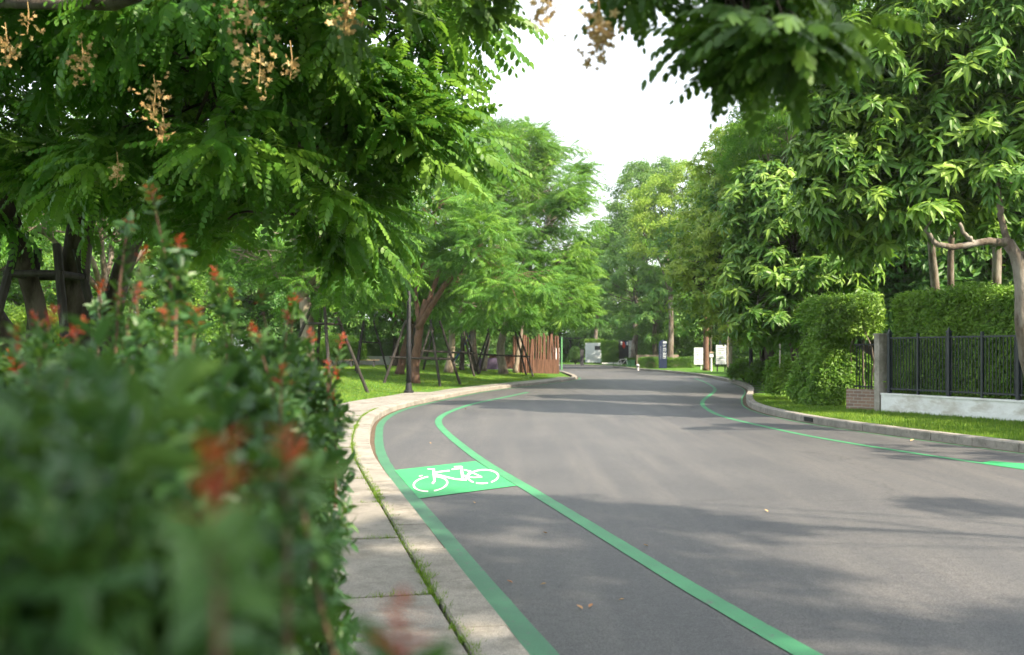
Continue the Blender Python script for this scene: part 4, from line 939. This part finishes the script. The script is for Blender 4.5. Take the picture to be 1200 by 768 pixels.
# white board with picture
def board(name,label,px0,px1,py0,py1,Y,pm='sign_white',posts=(.15,.85),z0=.1,cat='sign',group=None,postm='black_metal',lines=0,ink='sign_ink',cap=None,round_top=False,dz=0):
    x0=(px0-600)/F*Y; x1=(px1-600)/F*Y; za=H+(HOR-py1)/F*Y; zb=H+(HOR-py0)/F*Y; w=x1-x0; h=zb-za; cx=(x0+x1)/2
    root=thing(name,label,cat,(cx,Y,z0),group)
    g=Geo(); 
    if round_top:
        n=12; pts=[(x0,z0+.05),(x1,z0+.05)]+[(cx+w/2*math.cos(a),zb-w/2+w/2*math.sin(a)) for a in np.linspace(0,math.pi,n)]
        V=[(a,Y-.08,b) for a,b in pts]+[(a,Y+.08,b) for a,b in pts]; m_=len(pts); T=[]
        for i in range(1,m_-1): T+=[(0,i,i+1),(m_,m_+i+1,m_+i)]
        for i in range(m_): j=(i+1)%m_; T+=[(i,i+m_,j+m_),(i,j+m_,j)]
        g.add(V,T)
    else: g.box((cx,Y,(za+zb)/2),(w,.06,h))
    part(g,'panel',M[pm],root)
    if not round_top:
        for p in posts:
            g=Geo(); xx=x0+w*p; g.box((xx,Y+.07,(z0+zb)/2),(.07,.07,zb-z0)); part(g,'post',M[postm],root)
    return root,x0,x1,za,zb,Y
r,x0,x1,za,zb,Y=board('information_board','large white board with a dark picture at its top, at the far junction',686,705,402,425,108,postm='black_metal'); w=x1-x0
g=Geo(); g.box((x1-.42,Y-.04,zb-.55),(.62,.03,.42)); part(g,'picture',M['dark_stone'],r)
g=Geo()
for i in range(6): g.box((x0+w*.45,Y-.036,za+.25+i*.12),(w*.7,.012,.018))
part(g,'lettering',M['sign_ink'],r)
# grown screen
def block_hedge(label,px0,px1,py0,Y,depth,m='leaf_hedge',tint=.5,z0=.12,dens=60,tpl='fine_small',sc=.8):
    x0=(px0-600)/F*Y; x1=(px1-600)/F*Y; z1=H+(HOR-py0)/F*Y
    # direction +x has its right hand side at -y, so run it from the right end backwards
    return box_hedge('hedge',label,'hedge',x1,Y,-1.,0.,x1-x0,depth,z0,z1,M[m],TP[tpl],dens,sc,tint,lumps=.05,jag=.02,shell=.18,stems=False)
block_hedge('tall yellowish green hedge block beside the dark entrance wall',706,724,400,105,1.0,'leaf_yel',.35)
slabwall('entrance_wall','dark entrance wall hung with a red and white banner',721,737,399,428,106.5,'dark_stone',.3)
r=thing('banner','red, white and blue pointed banner hanging on the dark entrance wall','banner',W(731,410,106))
x,Y,z=W(730.5,399.5,106.25); u=106/F
g=Geo(); g.add([(x-.9*u,Y-.02,z-.1),(x+.9*u,Y-.02,z-.1),(x+2.6*u,Y-.02,z-6.*u),(x+.7*u,Y-.02,z-9.6*u),(x-1.6*u,Y-.02,z-6*u)]+[(x-.9*u,Y+.01,z-.1),(x+.9*u,Y+.01,z-.1),(x+2.6*u,Y+.01,z-6.*u),(x+.7*u,Y+.01,z-9.6*u),(x-1.6*u,Y+.01,z-6*u)],[(0,4,1),(1,4,2),(2,4,3),(5,6,9),(6,7,9),(7,8,9)]); part(g,'red_cloth',M['red_paint'],r)
g=Geo(); g.box((x-2.3*u,Y-.04,z-3*u),(1.9*u,.02,4*u),0); part(g,'white_cloth',M['white_cloth'],r); g=Geo(); g.box((x+4.6*u,Y-.04,z-3.2*u),(1.9*u,.02,3.9*u)); part(g,'white_cloth',M['white_cloth'],r)
g=Geo(); g.box((x+2.9*u,Y-.035,z-3.2*u),(1.1*u,.02,4*u)); part(g,'blue_cloth',M['blue_paint'],r)
r=thing('entrance_pillar','speckled pale stone pillar with a small opening beside the entrance wall','pillar',W(741,430,105)); x0=(737-600)/F*105; x1=(745.5-600)/F*105
g=Geo(); g.box(((x0+x1)/2,105,1.35),(x1-x0,.35,2.6)); part(g,'shaft',M['pale_stone'],r); g=Geo(); g.box(((x0+x1)/2,104.81,1.55),(.42,.04,.24)); part(g,'plaque',M['dark_stone'],r)
r=thing('planter','green and black planter box at the foot of the speckled pillar','planter',W(739,432,92)); x=(739-600)/F*92
g=Geo(); g.box((x,92,.42),(.72,.6,.62)); part(g,'box',M['sign_green'],r)
g=Geo(); P=np.array([x,92,.78])+rng.normal(0,1,(60,3))*[.25,.2,.06]; scatter(g,TP['clip'],P,np.tile([0,0,1.],(60,1)),np.full(60,1.6),np.full(60,.4)+rng.normal(0,.1,60)); part(g,'foliage',M['leaf_hedge'],r)
# far bicycle
def bicycle(label,x,y,s,rz):
    r=thing('bicycle',label,'bicycle',(x,y,0.004)); ca,sa=math.cos(rz),math.sin(rz)
    def p(u,z): return (x+u*ca,y+u*sa,z+.004)
    for u in (-.5,.5):
        g=Geo(); a=np.linspace(0,2*math.pi,25); g.tube([p(u+.32*math.cos(t),.33+.32*math.sin(t)) for t in a],.02,6,caps=False); 
        for t in np.linspace(0,math.pi,6,endpoint=False): g.tube([p(u-.31*math.cos(t),.33-.31*math.sin(t)),p(u+.31*math.cos(t),.33+.31*math.sin(t))],.004,4)
        part(g,'wheel',M['black_metal'],r)
    g=Geo()
    for a,b in [((-.5,.33),(-.15,.8)),((-.15,.8),(-.05,.3)),((-.5,.33),(-.05,.3)),((-.05,.3),(.38,.78)),((-.15,.78),(.38,.82)),((.36,.9),(.5,.33))]: g.tube([p(*a),p(*b)],.02,6)
    part(g,'frame',M['white_cloth'],r)
    g=Geo(); g.box(p(-.17,.9),(.26,.14,.06),rz); part(g,'saddle',M['black_metal'],r)
    g=Geo(); q=p(.35,1.0); g.tube([(q[0]-sa*.25,q[1]+ca*.25,q[2]),q,(q[0]+sa*.25,q[1]-ca*.25,q[2])],.018,6); part(g,'handlebar',M['black_metal'],r)
x,Y,_=G(729,431.5); bicycle('bicycle parked in front of the dark entrance wall',x,Y,1,.1)
# low striped barrier
x,Y,_=G(721,429.5); r=thing('road_barrier','low white barrier rail at the kerb before the dark entrance wall','barrier',(x,Y,0))
g=Geo(); g.box((x-.4,Y,.30),(1.9,.1,.16)); part(g,'rail',M['white_paint'],r)
for dx in (-1.2,-.4,.4): g=Geo(); g.box((x+dx,Y,.11),(.1,.14,.22)); part(g,'foot',M['dark_stone'],r)
# white ball shaped lamp/planter next to pillar
x,Y,_=G(747.5,434.5); r=thing('bollard','round white bollard with a dark band at the far kerb','bollard',(x,Y,.0)); g=Geo()
a=np.linspace(-math.pi/2,math.pi/2,9); g.tube([(x,Y,.36+.15*math.sin(t)) for t in a],[max(.01,.15*math.cos(t)) for t in a],14); part(g,'globe',M['pale_stone'],r,True)
g=Geo(); g.tube([(x,Y,0),(x,Y,.24)],[.10,.08],12); part(g,'foot',M['pale_stone'],r)
g=Geo(); g.tube([(x,Y,.33),(x,Y,.39)],.152,14); part(g,'band',M['black_metal'],r)
# dark post box
x,Y,_=G(682,430); r=thing('waste_bin','dark upright litter bin standing by the side road','bin',(x,Y,0)); g=Geo(); g.box((x,Y,.95),(.34,.34,1.5)); part(g,'body',M['dark_stone'],r)
g=Geo(); g.box((x,Y,1.74),(.42,.42,.06)); part(g,'lid',M['black_metal'],r); g=Geo(); g.box((x,Y,.11),(.10,.10,.2)); part(g,'foot',M['pale_stone'],r)
# pavilion behind the side road, partly hidden: white wall, posts, openings
r=thing('gatehouse','low white gatehouse with green posts half hidden at the end of the side road','building',W(668,425,118))
Y=118; xa=(642-600)/F*Y; xb=(684-600)/F*Y
g=Geo(); g.box(((xa+xb)/2,Y+2,1.5),(xb-xa,.2,3.0)); part(g,'wall',M['white_paint'],r)
g=Geo(); g.box(((xa+xb)/2,Y+.8,3.05),(xb-xa+.8,3.2,.18)); part(g,'roof',M['dark_stone'],r)
for t in (.12,.36,.62,.86):
    g=Geo(); g.box((xa+(xb-xa)*t,Y-.5,1.5),(.16,.16,2.9)); part(g,'post',M['navy_metal'],r)
for t in (.25,.5,.75):
    g=Geo(); g.box((xa+(xb-xa)*t,Y+1.87,1.5),(.55,.06,1.3)); w_=part(g,'window',M['dark_stone'],r)
xx=(696-600)/F*112
block_hedge('flat topped bright hedge over the white information board',686,707,398.5,110,.8,'leaf_yel',.4,z0=2.3)
x,Y,_=G(676,434); 
b=(x-.3,Y+28,.12)
shrub('small dark tree like bush beside the litter bin',674,429,7,11,m='leaf_dark',tint=.6,tpl='fine_small',sc=.9,dens=50,Y=104)
slabwall('white_pier','pink white gate pier seen between the log screen and the green post',649,655.5,408,426,100,'white_paint')
x,Y=W(649.5,400,74)[0],74
r=thing('corner_post','slim green post at the road corner right of the log screen','post',(x+.55,Y,.1)); g=Geo(); g.tube([(x+.55,Y,0.1),(x+.55,Y,2.6)],.05,10); part(g,'pole',M['blue_paint'] if False else M['sign_green'],r); g=Geo(); g.box((x+.55,Y,2.63),(.16,.16,.06)); part(g,'cap',M['dark_stone'],r)
g=Geo(); g.box((x-.05,Y,.45),(.55,.5,.7)); tag(g.build('brick_planter',M['brick']),'small red brick block beside the slim green post','planter')

# hedges and signs at the right bend
block_hedge('low clipped hedge left of the navy sign',750,771,420,80,.9,'leaf_hedge',.3,dens=90,sc=.7)
block_hedge('low clipped hedge right of the navy sign',782.5,812,420,80,.9,'leaf_hedge',.25,dens=90,sc=.7)
r,x0,x1,za,zb,Y=board('totem_sign','narrow navy sign with a round top and white lettering between two low hedges',772,781.3,398.5,426,79.2,'sign_navy',round_top=True); w=x1-x0
g=Geo()
rows=[(2.22,.20,.30),(2.0,.05,.24),(1.93,.05,.2),(1.75,.05,.26),(1.68,.05,.28),(1.55,.06,.24),(1.35,.10,.28),(1.22,.08,.24),(1.1,.08,.26),(.98,.07,.22)]
rr=np.random.default_rng(3)
for z,hh,ww in rows:
    xx=x0+w*.45; n=3
    for j in range(n): bw=ww/n*(.6+.35*rr.random()); g.box((xx+.03+ww*(j+.5)/n,Y-.085,z),(bw,.012,hh*.8))
part(g,'lettering',M['sign_white'],r)
g=Geo(); 
for j in range(9): g.box((x0+w*.24,Y-.085,.95+j*.115),(.035,.012,.07))
part(g,'side_lettering',M['red_paint'] if False else M['sign_ink'],r)
def notice(label,px0,px1,py0,py1,Y,post,cap):
    r,x0,x1,za,zb,Y=board('notice_board',label,px0,px1,py0,py1,Y,posts=post,postm='sign_white' if not cap else 'black_metal',group='white notice boards at the right bend'); w=x1-x0; h=zb-za
    g=Geo()
    for i in range(7):
        ww=w*(.35+.4*rr.random()); g.box((x0+.08*w+ww/2+(.1*w if i<2 else 0),Y-.034,zb-h*(.18+.105*i)),(ww,.008,.022 if i>1 else .045))
    part(g,'lettering',M['sign_ink'],r)
    g=Geo()
    for i in (.42,.7): g.box((x0+w*.4,Y-.036,zb-h*i),(w*.12,.008,.06)); g.box((x0+w*.82,Y-.036,zb-h*i),(w*.10,.008,.05))
    part(g,'green_symbol',M['sign_green'],r)
    if cap: g=Geo(); g.box((x0+w*.6,Y-.01,zb+.16),(w*.55,.05,.28)); part(g,'blue_header',M['sign_navy'],r)
notice('smaller white notice board on a single white post, nearest the navy sign',813.3,823.8,407.5,427.5,74,(.82,),False)
notice('larger white notice board with dark blue header on two black posts',839,851,404.5,427,66,(.15,.9),True)
# brown trunks at the bend
for px,Y,r_,lab in [(827.5,70,.22,'stout red brown trunk between the two white notice boards'),(833,72,.10,'thin dark trunk right of the stout one between the notice boards'),(856,62,.14,'pale orange trunk right of the larger notice board'),(852.5,66,.08,'thin pale stem against the right edge of the larger notice board')]:
    b=gr(px,Y); tr=[([b,W(px-.3,400,Y),W(px+.5,375,Y)],(r_,r_*.8))]
    make_tree('bend_tree',lab,'tree',b,[lob(px,350,Y,26,20,1.6)],'whorl_mid','leaf_yel',('bark_red' if px<830 else 'bark_dark' if px<840 else 'bark_pale'),trunks=tr,dens=.9,per=5,cl_r=.6,scale=1.1,tint=.2,bottom=.7,nbr=6)
b=gr(880,44); r=thing('slim_post','slim black post standing on the verge at the right bend','post',b); g=Geo(); g.tube([b,(b[0],b[1],.4),(b[0],b[1],3.2)],[.10,.085,.07],12); part(g,'pole',M['black_metal'],r,True)
g=Geo(); g.tube([(b[0],b[1],.12),(b[0],b[1],.24)],.14,12); part(g,'base',M['black_metal'],r)
b=gr(914,35); r=thing('slim_post','thin grey pole beside the yellowish shrub behind the leaning stems','post',b); g=Geo(); g.tube([b,(b[0],b[1],2.4)],.03,10); part(g,'pole',M['concrete'],r); g=Geo(); g.box((b[0],b[1],2.42),(.09,.09,.04)); part(g,'cap',M['black_metal'],r)
r=thing('lantern','small pale garden lantern between the notice boards','lantern',gr(833.5,68)); b=gr(833.5,68); g=Geo(); g.tube([b,(b[0],b[1],1.1)],.06,8); part(g,'post',M['white_paint'],r); g=Geo(); g.box((b[0],b[1],1.25),(.24,.24,.28)); part(g,'lamp',M['white_cloth'],r); g=Geo(); g.box((b[0],b[1],1.44),(.36,.36,.09),0,taper=.4); part(g,'cap',M['bamboo'],r)
# brick wall behind the low hedges
slabwall('brick_wall','low brick wall glimpsed behind the low hedges and navy sign',746,795,416,430,86,'brick')
# drain inlet in the right kerb
i=int(np.argmin(np.hypot(KR[:,0]-6.2,KR[:,1]-20.9))); q=KR[i]; n_=left_n(KR)[i]; d_=np.array([n_[1],-n_[0]])
g=Geo(); g.box((q[0]+n_[0]*.004,q[1]+n_[1]*.004,.075),(.42,.03,.085),math.atan2(d_[1],d_[0])); tag(g.build('drain_inlet',M['black_metal']),'dark drain slot in the face of the right kerb','drain')
# dry leaves on the road
def fallen(label,px,py,s,grp,z=.006):
    x,Y,_=G(px,py,z); g=Geo(); s*=.62; V,T=leaf(.075*s,.04*s,-.25,.3,2); V=V@rotm(rng.random()*6.28,.05,.1).T; V[:,2]-=V[:,2].min(); g.add(V,T,rng.random())
    o=g.build('fallen_leaf',M['dead'],None,True,None); o.location=(x,Y,z); o['label']=label; o['category']='leaf'; o['group']=grp
GL='dry leaves lying on the road'
for px,py,s,lab in [(642,625,1.,'pale fallen leaf on the cycle lane below the bicycle panel'),(633,685,1.,'small reddish fallen leaf left of the lane line, lower one'),(601,683,1.,'small reddish fallen leaf close to the green edge line'),(683,714,1.2,'fallen leaf on the lane nearest the bottom of the photo'),(1067,517,2.0,'orange fallen leaf by the right kerb'),(546,480,2.2,'fallen leaf on the road beyond the bend of the lane line'),(725,703,.8,'tiny fallen leaf beside the inner lane line'),(505,520,1.2,'fallen leaf in the lane above the bicycle panel'),(760,640,.9,'fallen leaf on the open road right of the lane line'),(900,600,1.2,'fallen leaf in the middle of the open road'),(557,590,.9,'fallen leaf just below the bicycle panel'),(690,712,1.,'fallen leaf with a curled edge beside the one nearest the bottom')]:
    fallen(lab,px,py,s,GL)

#LIGHT
SUN_EL,SUN_AZ=42,128    # azimuth from +Y (view direction) towards +X
w=bpy.data.worlds.new('World'); SC.world=w; w.use_nodes=True; nt=w.node_tree; nt.nodes.clear()
out=nt.nodes.new('ShaderNodeOutputWorld'); bg=nt.nodes.new('ShaderNodeBackground'); bg.inputs[1].default_value=.10
sky=nt.nodes.new('ShaderNodeTexSky'); sky.sky_type='NISHITA'; sky.sun_disc=False; sky.sun_elevation=R(SUN_EL); sky.sun_rotation=R(SUN_AZ); sky.dust_density=4; sky.air_density=1.2; sky.ozone_density=.6
m_=nt.nodes.new('ShaderNodeMix'); m_.data_type='RGBA'; m_.inputs[0].default_value=.58; m_.inputs[7].default_value=(9.5,9.9,10.2,1)
nt.links.new(sky.outputs[0],m_.inputs[6]); nt.links.new(m_.outputs[2],bg.inputs[0]); nt.links.new(bg.outputs[0],out.inputs[0])
ld=bpy.data.lights.new('sun','SUN'); ld.energy=5.0; ld.angle=R(.7); ld.color=(1,.85,.66); lo=bpy.data.objects.new('sun',ld); COL.objects.link(lo)
a=R(SUN_AZ); e=R(SUN_EL); from mathutils import Vector
d=Vector((math.sin(a)*math.cos(e),math.cos(a)*math.cos(e),math.sin(e))); lo.rotation_euler=d.to_track_quat('Z','Y').to_euler(); lo.location=(30,-8,30)
cd=bpy.data.cameras.new('camera'); cam=bpy.data.objects.new('camera',cd); COL.objects.link(cam); SC.camera=cam
cam.location=(0,0,H); cam.rotation_euler=(R(90),0,0); cd.sensor_width=36; cd.lens=36*F/1200; cd.shift_y=28/1200; cd.clip_end=4000; cd.clip_start=.05
cd.dof.use_dof=True; cd.dof.focus_distance=11.5; cd.dof.aperture_fstop=2.5
SC.view_settings.view_transform='Standard'; SC.view_settings.look='None'; SC.view_settings.exposure=1.64; SC.view_settings.gamma=1
c=SC.cycles; c.use_denoising=True; c.max_bounces=7; c.diffuse_bounces=4; c.glossy_bounces=2; c.transmission_bounces=5; c.sample_clamp_indirect=6; c.use_adaptive_sampling=True; c.adaptive_threshold=.02
c.caustics_reflective=False; c.caustics_refractive=False
print('SCENE OK', sum(len(o.data.polygons) for o in COL.objects if o.type=='MESH'))
m,nt,out=mat('haze'); pv=nt.nodes.new('ShaderNodeVolumePrincipled'); pv.inputs['Color'].default_value=(.92,.96,1,1); pv.inputs['Density'].default_value=.00025; pv.inputs['Anisotropy'].default_value=.3
nt.links.new(pv.outputs[0],out.inputs['Volume'])
g=Geo(); g.box((0,55,12),(200,190,28)); tag(g.build('haze',m),kind='stuff')
c.volume_bounces=0
